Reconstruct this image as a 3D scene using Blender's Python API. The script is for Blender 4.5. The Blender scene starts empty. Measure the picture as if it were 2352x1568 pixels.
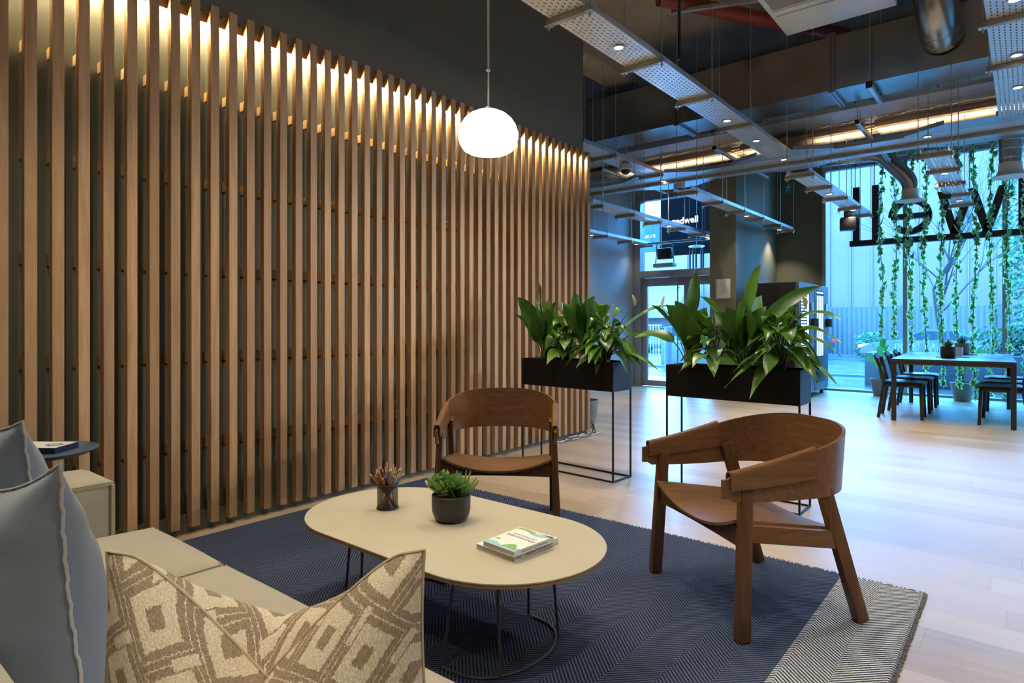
import bpy, bmesh, math, random
from mathutils import Vector, Matrix, Euler
PI = math.pi
R = math.radians
scene = bpy.context.scene
COL = scene.collection

# ------------------------------------------------------------------ camera
TH = R(39.5)
cam_d = bpy.data.cameras.new('camera')
cam = bpy.data.objects.new('camera', cam_d)
COL.objects.link(cam)
cam.location = (0, 0, 1.17)
cam.rotation_euler = (R(90), 0, TH)
cam_d.sensor_width = 36.0
cam_d.lens = 36.0 * 1429.0 / 2352.0
cam_d.shift_y = -(784 - 741) / 2352.0
cam_d.clip_start = 0.05
cam_d.clip_end = 300
scene.camera = cam
scene.view_settings.view_transform = 'Standard'
scene.view_settings.look = 'None'
scene.view_settings.gamma = 1
scene.view_settings.use_curve_mapping = False
scene.view_settings.exposure = 0.0
cy = scene.cycles
cy.use_denoising = True
cy.max_bounces = 7
cy.diffuse_bounces = 3
cy.glossy_bounces = 3
cy.transmission_bounces = 4
cy.transparent_max_bounces = 10
cy.sample_clamp_indirect = 3.5
cy.sample_clamp_direct = 0.0
cy.caustics_reflective = False
cy.caustics_refractive = False

# ------------------------------------------------------------------ objects
def tag(o, label=None, cat=None, group=None, kind=None):
    if label: o['label'] = label
    if cat: o['category'] = cat
    if group: o['group'] = group
    if kind: o['kind'] = kind
    return o

def thing(name, label, cat, loc=(0, 0, 0), rz=0.0, group=None):
    o = bpy.data.objects.new(name, None)
    o.empty_display_size = 0.1
    COL.objects.link(o)
    o.location = loc
    o.rotation_euler = (0, 0, rz)
    return tag(o, label, cat, group)

def copy_tree(o, parent=None):
    c = o.copy()
    COL.objects.link(c)
    if parent is not None:
        c.parent = parent
    for ch in list(o.children):
        copy_tree(ch, c)
    return c

class G:
    """collects geometry for ONE mesh"""
    def __init__(self):
        self.bm = bmesh.new()
        self.uv = None
    def face(self, vs, m=0, smooth=False):
        try:
            f = self.bm.faces.new(vs)
        except ValueError:
            return None
        f.material_index = m
        f.smooth = smooth
        return f
    def v(self, p):
        return self.bm.verts.new(p)
    def box(self, c, s, rot=None, bev=0.0, m=0, seg=2):
        hx, hy, hz = s[0] / 2, s[1] / 2, s[2] / 2
        M = Matrix.Translation(c)
        if rot is not None:
            M = M @ (Euler(rot).to_matrix().to_4x4() if not isinstance(rot, Matrix) else rot.to_4x4())
        vs = [self.v(M @ Vector((x * hx, y * hy, z * hz))) for x in (-1, 1) for y in (-1, 1) for z in (-1, 1)]
        fs = []
        for q in ((0, 1, 3, 2), (4, 6, 7, 5), (0, 4, 5, 1), (2, 3, 7, 6), (0, 2, 6, 4), (1, 5, 7, 3)):
            fs.append(self.face([vs[i] for i in q], m))
        if bev > 0:
            es = list({e for f in fs for e in f.edges})
            r = bmesh.ops.bevel(self.bm, geom=es, offset=bev, segments=seg, profile=0.5, affect='EDGES')
            for f in r['faces']:
                f.material_index = m
        return self
    def b2(self, x0, x1, y0, y1, z0, z1, bev=0.0, m=0):
        return self.box(((x0 + x1) / 2, (y0 + y1) / 2, (z0 + z1) / 2), (abs(x1 - x0), abs(y1 - y0), abs(z1 - z0)), None, bev, m)
    def hexa(self, bot, top, m=0, bev=0.0):
        """bot, top: 4 points each, counter-clockwise seen from above"""
        b = [self.v(p) for p in bot]; t = [self.v(p) for p in top]
        fs = [self.face(b[::-1], m), self.face(t, m)]
        for i in range(4):
            j = (i + 1) % 4
            fs.append(self.face([b[i], b[j], t[j], t[i]], m))
        if bev > 0:
            es = list({e for f in fs for e in f.edges})
            r = bmesh.ops.bevel(self.bm, geom=es, offset=bev, segments=2, profile=0.5, affect='EDGES')
            for f in r['faces']:
                f.material_index = m
        return self
    def beam(self, a, b, w, h, up=(0, 0, 1), bev=0.0, m=0, w2=None, h2=None):
        """square bar from a to b; w across, h along up"""
        a = Vector(a); b = Vector(b); d = (b - a).normalized(); up = Vector(up)
        s = d.cross(up).normalized(); u = s.cross(d).normalized()
        w2 = w if w2 is None else w2; h2 = h if h2 is None else h2
        A = [a + s * (i * w / 2) + u * (j * h / 2) for i, j in ((-1, -1), (1, -1), (1, 1), (-1, 1))]
        B = [b + s * (i * w2 / 2) + u * (j * h2 / 2) for i, j in ((-1, -1), (1, -1), (1, 1), (-1, 1))]
        return self.hexa(A, B, m, bev)
    def tube(self, pts, r, n=8, m=0, caps=True, closed=False, radii=None):
        pts = [Vector(p) for p in pts]
        N = len(pts)
        rings = []
        prev = None
        for i in range(N):
            if closed:
                d = pts[(i + 1) % N] - pts[i - 1]
            else:
                d = pts[min(i + 1, N - 1)] - pts[max(i - 1, 0)]
            d.normalize()
            if prev is None:
                ref = Vector((0, 0, 1)) if abs(d.z) < 0.9 else Vector((1, 0, 0))
                s = d.cross(ref).normalized()
            else:
                s = (prev - d * prev.dot(d)).normalized()
            prev = s
            u = d.cross(s)
            rr = radii[i] if radii else r
            rings.append([self.v(pts[i] + (s * math.cos(2 * PI * k / n) + u * math.sin(2 * PI * k / n)) * rr) for k in range(n)])
        for i in range(N if closed else N - 1):
            A = rings[i]; B = rings[(i + 1) % N]
            for k in range(n):
                self.face([A[k], A[(k + 1) % n], B[(k + 1) % n], B[k]], m, True)
        if caps and not closed:
            self.face(rings[0][::-1], m); self.face(rings[-1], m)
        return self
    def lathe(self, prof, n=32, c=(0, 0, 0), m=0, M=None, smooth=True):
        M = M or Matrix.Translation(c)
        rings = []
        for r, z in prof:
            if r < 1e-6:
                rings.append([self.v(M @ Vector((0, 0, z)))])
            else:
                rings.append([self.v(M @ Vector((r * math.cos(2 * PI * k / n), r * math.sin(2 * PI * k / n), z))) for k in range(n)])
        for A, B in zip(rings, rings[1:]):
            for k in range(n):
                a0 = A[k % len(A)]; a1 = A[(k + 1) % len(A)]; b0 = B[k % len(B)]; b1 = B[(k + 1) % len(B)]
                vs = []
                for q in (a0, a1, b1, b0):
                    if q not in vs: vs.append(q)
                if len(vs) > 2: self.face(vs, m, smooth)
        return self
    def prism(self, poly, z0, z1, m=0, bev=0.0, M=None, smooth=False, mtop=None):
        M = M or Matrix.Identity(4)
        b = [self.v(M @ Vector((p[0], p[1], z0))) for p in poly]
        t = [self.v(M @ Vector((p[0], p[1], z1))) for p in poly]
        fb = self.face(b[::-1], m); ft = self.face(t, m if mtop is None else mtop)
        n = len(poly)
        for i in range(n):
            self.face([b[i], b[(i + 1) % n], t[(i + 1) % n], t[i]], m, smooth)
        if bev > 0:
            es = list(set(list(fb.edges) + list(ft.edges)))
            bmesh.ops.bevel(self.bm, geom=es, offset=bev, segments=2, profile=0.5, affect='EDGES')
        return self
    def sheet(self, f, nu, nv, m=0, smooth=True, thick=0.0, closed_u=False, uv=False):
        """grid of points f(u,v), u,v in 0..1; thick -> solid along normal"""
        P = [[Vector(f(i / nu, j / nv)) for j in range(nv + 1)] for i in range(nu + (0 if closed_u else 1))]
        def grid(Q):
            return [[self.v(p) for p in row] for row in Q]
        if thick > 0:
            n = len(P)
            N = []
            for i in range(n):
                row = []
                for j in range(nv + 1):
                    a = P[(i + 1) % n if closed_u else min(i + 1, n - 1)][j] - P[(i - 1) if closed_u else max(i - 1, 0)][j]
                    b = P[i][min(j + 1, nv)] - P[i][max(j - 1, 0)]
                    q = a.cross(b)
                    row.append(q.normalized() if q.length > 1e-12 else Vector((0, 0, 1)))
                N.append(row)
            A = grid([[P[i][j] + N[i][j] * thick / 2 for j in range(nv + 1)] for i in range(n)])
            B = grid([[P[i][j] - N[i][j] * thick / 2 for j in range(nv + 1)] for i in range(n)])
            k = n if closed_u else n - 1
            for i in range(k):
                i2 = (i + 1) % n
                for j in range(nv):
                    self.face([A[i][j], A[i2][j], A[i2][j + 1], A[i][j + 1]], m, smooth)
                    self.face([B[i][j], B[i][j + 1], B[i2][j + 1], B[i2][j]], m, smooth)
                self.face([A[i][0], B[i][0], B[i2][0], A[i2][0]], m)
                self.face([A[i][nv], A[i2][nv], B[i2][nv], B[i][nv]], m)
            if not closed_u:
                for j in range(nv):
                    self.face([A[0][j], A[0][j + 1], B[0][j + 1], B[0][j]], m)
                    self.face([A[-1][j], B[-1][j], B[-1][j + 1], A[-1][j + 1]], m)
        else:
            A = grid(P); n = len(P)
            L = self.bm.loops.layers.uv.verify() if uv else None
            for i in range(n if closed_u else n - 1):
                i2 = (i + 1) % n
                for j in range(nv):
                    fc = self.face([A[i][j], A[i2][j], A[i2][j + 1], A[i][j + 1]], m, smooth)
                    if uv and fc:
                        for lp, (a, b) in zip(fc.loops, ((i, j), (i + 1, j), (i + 1, j + 1), (i, j + 1))):
                            lp[L].uv = (a / nu, b / nv)
        return self
    def rbox(self, c, h, r, n=8, bulge=0.0, m=0):
        """rounded, optionally puffed box: half sizes h, radius r"""
        h = Vector(h); c = Vector(c)
        def axis(hh):
            k = max(2, n)
            inner = [-(hh - r) + 2 * (hh - r) * i / k for i in range(k + 1)]
            return [-hh, -hh + r * 0.45] + inner[0:] + [hh - r * 0.45, hh]
        ax = [axis(h[i]) for i in range(3)]
        cache = {}
        def vert(p):
            key = tuple(round(q, 6) for q in p)
            if key in cache: return cache[key]
            q = Vector([max(-(h[i] - r), min(h[i] - r, p[i])) for i in range(3)])
            o = Vector(p) - q
            if o.length > 1e-9: q = q + o.normalized() * r
            if bulge:
                w = (1 - abs(q.x / h.x) ** 2.3) * (1 - abs(q.y / h.y) ** 2.3)
                q.z += bulge * max(w, 0) * (1 if q.z > 0 else 0)
            w = self.v(q + c); cache[key] = w
            return w
        for a in range(3):
            b, d = (a + 1) % 3, (a + 2) % 3
            for s in (-1, 1):
                for i in range(len(ax[b]) - 1):
                    for j in range(len(ax[d]) - 1):
                        q = []
                        for (p1, p2) in ((i, j), (i + 1, j), (i + 1, j + 1), (i, j + 1)):
                            p = [0, 0, 0]; p[a] = s * h[a]; p[b] = ax[b][p1]; p[d] = ax[d][p2]
                            q.append(vert(p))
                        if s < 0: q = q[::-1]
                        u = []
                        for z in q:
                            if z not in u: u.append(z)
                        if len(u) > 2: self.face(u, m, True)
        return self
    def build(self, name, mats, parent=None, angle=40, loc=None):
        me = bpy.data.meshes.new(name)
        bmesh.ops.recalc_face_normals(self.bm, faces=self.bm.faces[:]) if getattr(self, 'recalc', True) else None
        self.bm.to_mesh(me); self.bm.free()
        if not isinstance(mats, (list, tuple)): mats = [mats]
        for q in mats: me.materials.append(q)
        for p in me.polygons: p.use_smooth = True
        me.set_sharp_from_angle(angle=R(angle))
        o = bpy.data.objects.new(name, me)
        COL.objects.link(o)
        if loc: o.location = loc
        if parent is not None: o.parent = parent
        return o

def struct(name, g, mat, parent=None, **k):
    o = g.build(name, mat, parent, **k)
    if parent is None: o['kind'] = 'structure'
    return o

def text(name, body, size, M, mat, parent=None, extrude=0.001, align='CENTER', bold=0.0):
    cu = bpy.data.curves.new(name, 'FONT')
    cu.body = body; cu.size = size; cu.extrude = extrude; cu.align_x = align; cu.align_y = 'CENTER'; cu.offset = bold
    cu.resolution_u = 3
    t = bpy.data.objects.new(name, cu)
    COL.objects.link(t)
    dg = bpy.context.evaluated_depsgraph_get()
    me = bpy.data.meshes.new_from_object(t.evaluated_get(dg))
    bpy.data.objects.remove(t)
    me.transform(M)
    me.materials.clear(); me.materials.append(mat)
    o = bpy.data.objects.new(name, me)
    COL.objects.link(o)
    if parent is not None: o.parent = parent
    return o

def bez(a, b, c, t):
    a, b, c = Vector(a), Vector(b), Vector(c)
    return a * (1 - t) ** 2 + b * (2 * t * (1 - t)) + c * t * t

# ------------------------------------------------------------------ materials
class X:
    """tiny expression builder over math nodes"""
    def __init__(s, nt, sock): s.nt = nt; s.k = sock
    def op(s, o, *a):
        n = s.nt.nodes.new('ShaderNodeMath'); n.operation = o
        for i, q in enumerate((s,) + a):
            if isinstance(q, X): s.nt.links.new(q.k, n.inputs[i])
            else: n.inputs[i].default_value = q
        return X(s.nt, n.outputs[0])
    def __add__(s, o): return s.op('ADD', o)
    def __sub__(s, o): return s.op('SUBTRACT', o)
    def __mul__(s, o): return s.op('MULTIPLY', o)
    def __truediv__(s, o): return s.op('DIVIDE', o)
    def fract(s): return s.op('FRACT')
    def floor(s): return s.op('FLOOR')
    def abs(s): return s.op('ABSOLUTE')
    def mn(s, o): return s.op('MINIMUM', o)
    def mx(s, o): return s.op('MAXIMUM', o)
    def lt(s, o): return s.op('LESS_THAN', o)
    def gt(s, o): return s.op('GREATER_THAN', o)
    def sin(s): return s.op('SINE')

def srgb(r, g, b):
    f = lambda c: (c / 255 / 12.92) if c <= 10 else ((c / 255 + 0.055) / 1.055) ** 2.4
    return (f(r), f(g), f(b))

class Mat:
    def __init__(self, name, base=(0.5, 0.5, 0.5), rough=0.5, metal=0.0, spec=0.5):
        self.m = bpy.data.materials.new(name)
        self.m.use_nodes = True
        self.nt = self.m.node_tree
        self.b = self.nt.nodes['Principled BSDF']
        self.out = self.nt.nodes['Material Output']
        self.b.inputs['Base Color'].default_value = (*base, 1)
        self.b.inputs['Roughness'].default_value = rough
        self.b.inputs['Metallic'].default_value = metal
        self.b.inputs['Specular IOR Level'].default_value = spec
    def coord(self, kind='Object', scale=(1, 1, 1), rot=(0, 0, 0)):
        tc = self.nt.nodes.new('ShaderNodeTexCoord')
        mp = self.nt.nodes.new('ShaderNodeMapping')
        mp.inputs['Scale'].default_value = scale
        mp.inputs['Rotation'].default_value = rot
        self.nt.links.new(tc.outputs[kind], mp.inputs[0])
        return mp.outputs[0]
    def geo(self, scale=(1, 1, 1)):
        tc = self.nt.nodes.new('ShaderNodeNewGeometry')
        mp = self.nt.nodes.new('ShaderNodeMapping')
        mp.inputs['Scale'].default_value = scale
        self.nt.links.new(tc.outputs['Position'], mp.inputs[0])
        return mp.outputs[0]
    def xyz(self, vec):
        n = self.nt.nodes.new('ShaderNodeSeparateXYZ')
        self.nt.links.new(vec, n.inputs[0])
        return [X(self.nt, n.outputs[i]) for i in range(3)]
    def noise(self, vec, scale=5, detail=3, rough=0.5, dist=0.0):
        n = self.nt.nodes.new('ShaderNodeTexNoise')
        n.inputs['Scale'].default_value = scale; n.inputs['Detail'].default_value = detail
        n.inputs['Roughness'].default_value = rough; n.inputs['Distortion'].default_value = dist
        self.nt.links.new(vec, n.inputs['Vector'])
        return X(self.nt, n.outputs['Fac'])
    def ramp(self, fac, stops):
        n = self.nt.nodes.new('ShaderNodeValToRGB')
        cr = n.color_ramp
        while len(cr.elements) < len(stops): cr.elements.new(0.5)
        for e, (p, c) in zip(cr.elements, stops):
            e.position = p; e.color = (*c, 1)
        self.nt.links.new(fac.k, n.inputs[0])
        return n.outputs[0]
    def mix(self, fac, a, b, mode='MIX'):
        n = self.nt.nodes.new('ShaderNodeMix'); n.data_type = 'RGBA'; n.blend_type = mode
        for s, q in ((n.inputs[0], fac), (n.inputs[6], a), (n.inputs[7], b)):
            if isinstance(q, X): self.nt.links.new(q.k, s)
            elif isinstance(q, (int, float)): s.default_value = q
            elif isinstance(q, tuple): s.default_value = (*q, 1)
            else: self.nt.links.new(q, s)
        return n.outputs[2]
    def color(self, sock): self.nt.links.new(sock, self.b.inputs['Base Color']); return self
    def rough(self, x): self.nt.links.new(x.k, self.b.inputs['Roughness']); return self
    def bump(self, x, strength=0.2, dist=0.01):
        n = self.nt.nodes.new('ShaderNodeBump')
        n.inputs['Strength'].default_value = strength; n.inputs['Distance'].default_value = dist
        self.nt.links.new(x.k, n.inputs['Height'])
        self.nt.links.new(n.outputs[0], self.b.inputs['Normal'])
        return self
    def cutout(self, x):
        """x = 1 where the sheet is open"""
        t = self.nt.nodes.new('ShaderNodeBsdfTransparent')
        mx = self.nt.nodes.new('ShaderNodeMixShader')
        self.nt.links.new(x.k, mx.inputs[0]); self.nt.links.new(self.b.outputs[0], mx.inputs[1]); self.nt.links.new(t.outputs[0], mx.inputs[2])
        self.nt.links.new(mx.outputs[0], self.out.inputs[0])
        return self

def plain(name, base, rough=0.5, metal=0.0, spec=0.5, var=0.0, vs=8, bump=0.0, bs=60):
    q = Mat(name, base, rough, metal, spec)
    if var or bump:
        c = q.coord()
        if var:
            n = q.noise(c, vs, 4)
            q.color(q.ramp(n, [(0.3, tuple(max(0, v * (1 - var)) for v in base)), (0.7, tuple(min(1, v * (1 + var)) for v in base))]))
        if bump:
            q.bump(q.noise(c, bs, 2), bump, 0.004)
    return q.m

def emit(name, col, s):
    q = Mat(name, (0, 0, 0), 0.5)
    q.b.inputs['Emission Color'].default_value = (*col, 1)
    q.b.inputs['Emission Strength'].default_value = s
    return q.m

def wood(name, dark, light, axis=2, scale=1.0, rough=0.45, per_object=0.0, spec=0.4):
    q = Mat(name, light, rough, 0, spec)
    s = [14.0 * scale] * 3; s[axis] = 0.9 * scale
    c = q.coord('Object', tuple(s))
    if per_object:
        oi = q.nt.nodes.new('ShaderNodeObjectInfo')
        va = q.nt.nodes.new('ShaderNodeVectorMath'); va.operation = 'ADD'
        mul = q.nt.nodes.new('ShaderNodeVectorMath'); mul.operation = 'SCALE'
        cb = q.nt.nodes.new('ShaderNodeCombineXYZ')
        for i in range(3): q.nt.links.new(oi.outputs['Random'], cb.inputs[i])
        q.nt.links.new(cb.outputs[0], mul.inputs[0]); mul.inputs['Scale'].default_value = 37.0
        q.nt.links.new(c, va.inputs[0]); q.nt.links.new(mul.outputs[0], va.inputs[1]); c = va.outputs[0]
        rnd = X(q.nt, oi.outputs['Random'])
    n = q.noise(c, 1.6, 5, 0.6, 0.6)
    f = q.noise(c, 9.0, 3, 0.6)
    k = n * 0.7 + f * 0.3
    col = q.ramp(k, [(0.32, dark), (0.68, light)])
    if per_object:
        col = q.mix(rnd * per_object, col, tuple(0.62 * v for v in dark))
    q.color(col)
    q.bump(f, 0.08, 0.002)
    return q.m

def glass(name, tint=(1, 1, 1), refl=0.10):
    m = bpy.data.materials.new(name); m.use_nodes = True
    nt = m.node_tree; nt.nodes.clear()
    o = nt.nodes.new('ShaderNodeOutputMaterial'); t = nt.nodes.new('ShaderNodeBsdfTransparent'); g = nt.nodes.new('ShaderNodeBsdfGlossy')
    mx = nt.nodes.new('ShaderNodeMixShader'); lw = nt.nodes.new('ShaderNodeLayerWeight'); mu = nt.nodes.new('ShaderNodeMath')
    lw.inputs[0].default_value = 0.25; mu.operation = 'MULTIPLY'; mu.inputs[1].default_value = refl * 4
    t.inputs[0].default_value = (*tint, 1); g.inputs['Roughness'].default_value = 0.02
    nt.links.new(lw.outputs['Fresnel'], mu.inputs[0]); nt.links.new(mu.outputs[0], mx.inputs[0])
    nt.links.new(t.outputs[0], mx.inputs[1]); nt.links.new(g.outputs[0], mx.inputs[2]); nt.links.new(mx.outputs[0], o.inputs[0])
    return m

def leafmat(name, dark, light, rough=0.32, trans=0.18):
    q = Mat(name, dark, rough, 0, 0.5)
    c = q.coord()
    n = q.noise(c, 7, 3)
    oi = q.nt.nodes.new('ShaderNodeNewGeometry')
    isl = X(q.nt, oi.outputs['Random Per Island'])
    col = q.ramp(n * 0.45 + isl * 0.55, [(0.2, dark), (0.85, light)])
    q.color(col)
    tr = q.nt.nodes.new('ShaderNodeBsdfTranslucent')
    q.nt.links.new(col, tr.inputs[0])
    mx = q.nt.nodes.new('ShaderNodeMixShader'); mx.inputs[0].default_value = trans
    q.nt.links.new(q.b.outputs[0], mx.inputs[1]); q.nt.links.new(tr.outputs[0], mx.inputs[2])
    q.nt.links.new(mx.outputs[0], q.out.inputs[0])
    return q.m

def fabric(name, base, rough=0.9, s=420, bump=0.25, var=0.18):
    q = Mat(name, base, rough, 0, 0.15)
    q.b.inputs['Sheen Weight'].default_value = 0.25
    c = q.coord()
    x, y, z = q.xyz(c)
    n = q.noise(c, 6, 3)
    w = q.noise(q.coord('Object', (s, s * 0.25, s)), 1.0, 2) * 0.5 + q.noise(q.coord('Object', (s * 0.25, s, s)), 1.0, 2) * 0.5
    k = n * 0.35 + w * 0.65
    q.color(q.ramp(k, [(0.3, tuple(v * (1 - var) for v in base)), (0.7, tuple(min(1, v * (1 + var)) for v in base))]))
    q.bump(w, bump, 0.002)
    return q.m

M = {}
M['steel'] = plain('galvanised_steel', (0.62, 0.64, 0.67), 0.38, 0.85, var=0.12, vs=6)
M['steel_dark'] = plain('weathered_steel', (0.34, 0.32, 0.29), 0.5, 0.6, var=0.15, vs=5)
M['duct'] = plain('duct_sheet', (0.40, 0.40, 0.41), 0.27, 0.95, var=0.14, vs=2.5)
M['white_metal'] = plain('white_enamel', (0.78, 0.79, 0.80), 0.35, 0.0)
M['black_metal'] = plain('black_powder_coat', (0.005, 0.005, 0.0065), 0.5, spec=0.3)
M['black'] = plain('black_plastic', (0.015, 0.015, 0.017), 0.4)
M['lacquer'] = plain('black_stained_wood', (0.02, 0.02, 0.024), 0.32, var=0.2)
M['copper'] = plain('copper_pipe', (0.92, 0.70, 0.48), 0.5, 0.35, var=0.1)
M['foil'] = plain('aluminium_foil', (0.7, 0.72, 0.75), 0.28, 0.9, var=0.25, vs=30, bump=1.0, bs=40)
M['red'] = plain('red_pipe_paint', (0.30, 0.04, 0.02), 0.45)
M['concrete'] = plain('board_marked_concrete', (0.46, 0.38, 0.28), 0.85, var=0.25, vs=2, bump=0.2, bs=20)
M['olive'] = plain('olive_wall_paint', (0.165, 0.158, 0.112), 0.7, var=0.04, vs=3, bump=0.06, bs=150)
M['olive_shade'] = plain('olive_wall_shade_tone', (0.130, 0.126, 0.092), 0.7, var=0.04, vs=3, bump=0.06, bs=150)  # same olive paint as the column, darkened to deepen the shade between slats
M['wall_daytint'] = plain('pale_wall_daylight_tint', (0.40, 0.47, 0.52), 0.75, var=0.03, vs=2)  # pale wall colour with the blue daylight cast mixed in
M['alu'] = plain('grey_aluminium_frame', (0.36, 0.36, 0.38), 0.42, 0.2)
M['glass'] = glass('clear_glazing', (0.94, 0.97, 0.98), 0.10)
M['cord'] = plain('pale_cord', (0.75, 0.72, 0.66), 0.6)
M['oak'] = wood('oak_batten', srgb(160, 122, 84), srgb(212, 174, 128), 2, 1.0, 0.5, per_object=0.55)
M['walnut'] = wood('walnut_stain', srgb(98, 68, 44), srgb(134, 96, 62), 1, 2.2, 0.34)
M['walnut_x'] = wood('walnut_stain_band', srgb(98, 68, 44), srgb(134, 96, 62), 0, 2.2, 0.34)
M['walnut_z'] = wood('walnut_stain_upright', srgb(74, 48, 30), srgb(116, 80, 52), 2, 1.3, 0.36)
M['linoleum'] = plain('beige_linoleum', srgb(189, 180, 159), 0.42, var=0.03, vs=3)
M['ply'] = plain('plywood_edge', srgb(150, 112, 70), 0.6)
M['greywire'] = plain('grey_green_wire', (0.075, 0.08, 0.075), 0.4, 0.3)
M['soil'] = plain('potting_soil', (0.03, 0.02, 0.014), 0.95, var=0.4, vs=60, bump=0.8, bs=90)
M['paper'] = plain('paper_white', (0.82, 0.80, 0.76), 0.6)
M['pages'] = plain('page_block', (0.50, 0.46, 0.38), 0.8)
M['ink'] = plain('dark_ink', (0.05, 0.05, 0.055), 0.6)
M['potblack'] = plain('black_glazed_pot', (0.02, 0.018, 0.016), 0.38)
M['potgrey'] = plain('grey_stone_pot', (0.20, 0.19, 0.19), 0.6, var=0.08)
M['leaf'] = leafmat('peace_lily_leaf', (0.030, 0.105, 0.010), (0.17, 0.36, 0.04), 0.30, 0.25)
M['leafdark'] = leafmat('aspidistra_leaf', (0.020, 0.075, 0.010), (0.11, 0.26, 0.035), 0.34, 0.22)
M['leafbright'] = leafmat('bird_leaf', (0.03, 0.20, 0.05), (0.10, 0.40, 0.08), 0.4, 0.3)
M['stem'] = plain('green_stem', (0.05, 0.12, 0.02), 0.5)
M['spathe'] = plain('white_spathe', (0.80, 0.72, 0.58), 0.5)
M['ivy'] = leafmat('ivy_leaf', (0.13, 0.42, 0.17), (0.38, 0.70, 0.32), 0.5, 0.6)
M['ivyedge'] = leafmat('ivy_leaf_margin', (0.50, 0.66, 0.32), (0.70, 0.82, 0.45), 0.5, 0.6)
M['succ'] = leafmat('succulent_leaf', (0.09, 0.24, 0.045), (0.30, 0.48, 0.13), 0.33, 0.15)
M['agave'] = leafmat('aloe_leaf', (0.03, 0.07, 0.03), (0.12, 0.18, 0.09), 0.45, 0.05)
M['sofa'] = fabric('sand_linen', srgb(164, 155, 134), var=0.12)
M['sofaedge'] = fabric('sand_linen_piping', srgb(168, 160, 126))
M['bluecloth'] = fabric('grey_blue_cotton', srgb(118, 128, 142), 0.85, 300, 0.15, 0.05)
M['seam'] = plain('pale_seam', srgb(178, 178, 178), 0.9)
M['lit'] = emit('lamp_glow', (1.0, 0.84, 0.62), 14.0)
M['led'] = emit('led_glow', (1.0, 0.83, 0.48), 620.0)
M['screen'] = emit('vending_light', (0.60, 0.85, 1.0), 3.0)
M['signlit'] = emit('sign_white', (0.9, 0.95, 1.0), 2.6)
SKY = 34.0
# ================================================================== materials with patterns
q = Mat('oak_plank_floor', (0.6, 0.45, 0.32), 0.34, 0, 0.45)
P = q.geo(); px, py, pz = q.xyz(P)
row = (py / 0.19).floor()
wn = q.nt.nodes.new('ShaderNodeTexWhiteNoise'); wn.noise_dimensions = '1D'; q.nt.links.new(row.k, wn.inputs['W'])
off = X(q.nt, wn.outputs['Value']) * 5.0
bx = (px + off) / 2.1
pid = bx.floor() + row * 17.31
w2 = q.nt.nodes.new('ShaderNodeTexWhiteNoise'); w2.noise_dimensions = '1D'; q.nt.links.new(pid.k, w2.inputs['W'])
tone = X(q.nt, w2.outputs['Value'])
cb = q.nt.nodes.new('ShaderNodeCombineXYZ')
q.nt.links.new((px * 0.9 + pid * 3.7).k, cb.inputs[0]); q.nt.links.new((py * 13).k, cb.inputs[1])
gr = q.noise(cb.outputs[0], 1.7, 5, 0.6, 0.8)
fine = q.noise(q.geo((3, 90, 1)), 1.0, 3)
base = q.ramp(gr * 0.55 + tone * 0.45, [(0.25, (0.375, 0.268, 0.158)), (0.55, (0.465, 0.350, 0.225)), (0.85, (0.52, 0.405, 0.275))])
gapy = (py / 0.19).fract().lt(0.012); gapx = bx.fract().lt(0.0012)
seam = gapy.mx(gapx)
q.color(q.mix(seam * 0.45, base, (0.22, 0.14, 0.08)))
q.rough(gr * 0.16 + 0.26)
q.bump(fine * 0.3 - seam * 0.5, 0.06, 0.003)
M['floor'] = q.m

q = Mat('perforated_steel', (0.88, 0.90, 0.93), 0.36, 0.5)
x, y, z = q.xyz(q.coord())
cx = x / 0.033 + 100.0; par = (cx.floor() * 0.5).fract()
inx = (cx.fract() - 0.5).abs().lt(0.115)
iny = (y / 0.056 + par + 100.0).fract() - 0.5
q.cutout(inx * iny.abs().lt(0.27))
M['perf'] = q.m

q = Mat('ribbed_cladding', (0.55, 0.62, 0.68), 0.5)
x, y, z = q.xyz(q.coord())
ln = ((x / 0.72).fract().lt(0.035)).mx((z / 1.9).fract().lt(0.02))
wv = ((x / 0.72).fract() - 0.5).abs()
n = q.noise(q.coord('Object', (0.12, 0.12, 0.25)), 1.0, 3)
q.color(q.mix(ln * 0.45, q.ramp(n, [(0.3, (0.064, 0.050, 0.056)), (0.7, (0.092, 0.070, 0.075))]), (0.04, 0.035, 0.045)))
M['cladding'] = q.m
q = Mat('corrugated_fence', (0.25, 0.3, 0.35), 0.6)
x, y, z = q.xyz(q.coord())
s = (x * 26.0).sin()
q.color(q.ramp(s * 0.5 + 0.5, [(0.0, (0.026, 0.035, 0.037)), (1.0, (0.049, 0.059, 0.060))]))
q.bump(s, 0.5, 0.03)
M['fence'] = q.m
q = Mat('wet_paving', (0.10, 0.11, 0.12), 0.12, 0, 0.5)
n = q.noise(q.geo((0.5, 1.6, 1)), 1.0, 5, 0.6)
q.color(q.ramp(n, [(0.3, (0.02, 0.025, 0.03)), (0.7, (0.085, 0.09, 0.095))]))
q.rough(q.noise(q.geo((0.8, 2.5, 1)), 1.0, 3) * 0.35 + 0.06)
q.bump(n, 0.15, 0.01)
M['ground'] = q.m
M['concrete_out'] = plain('planter_concrete', (0.07, 0.085, 0.10), 0.8, var=0.1)
M['bark'] = plain('wet_bark', (0.04, 0.04, 0.045), 0.8, var=0.3, vs=20)
M['hedge'] = leafmat('garden_foliage', (0.02, 0.08, 0.04), (0.10, 0.24, 0.12), 0.6, 0.2)
M['grassy'] = leafmat('dry_lavender', (0.16, 0.20, 0.20), (0.38, 0.42, 0.36), 0.7, 0.1)

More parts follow.
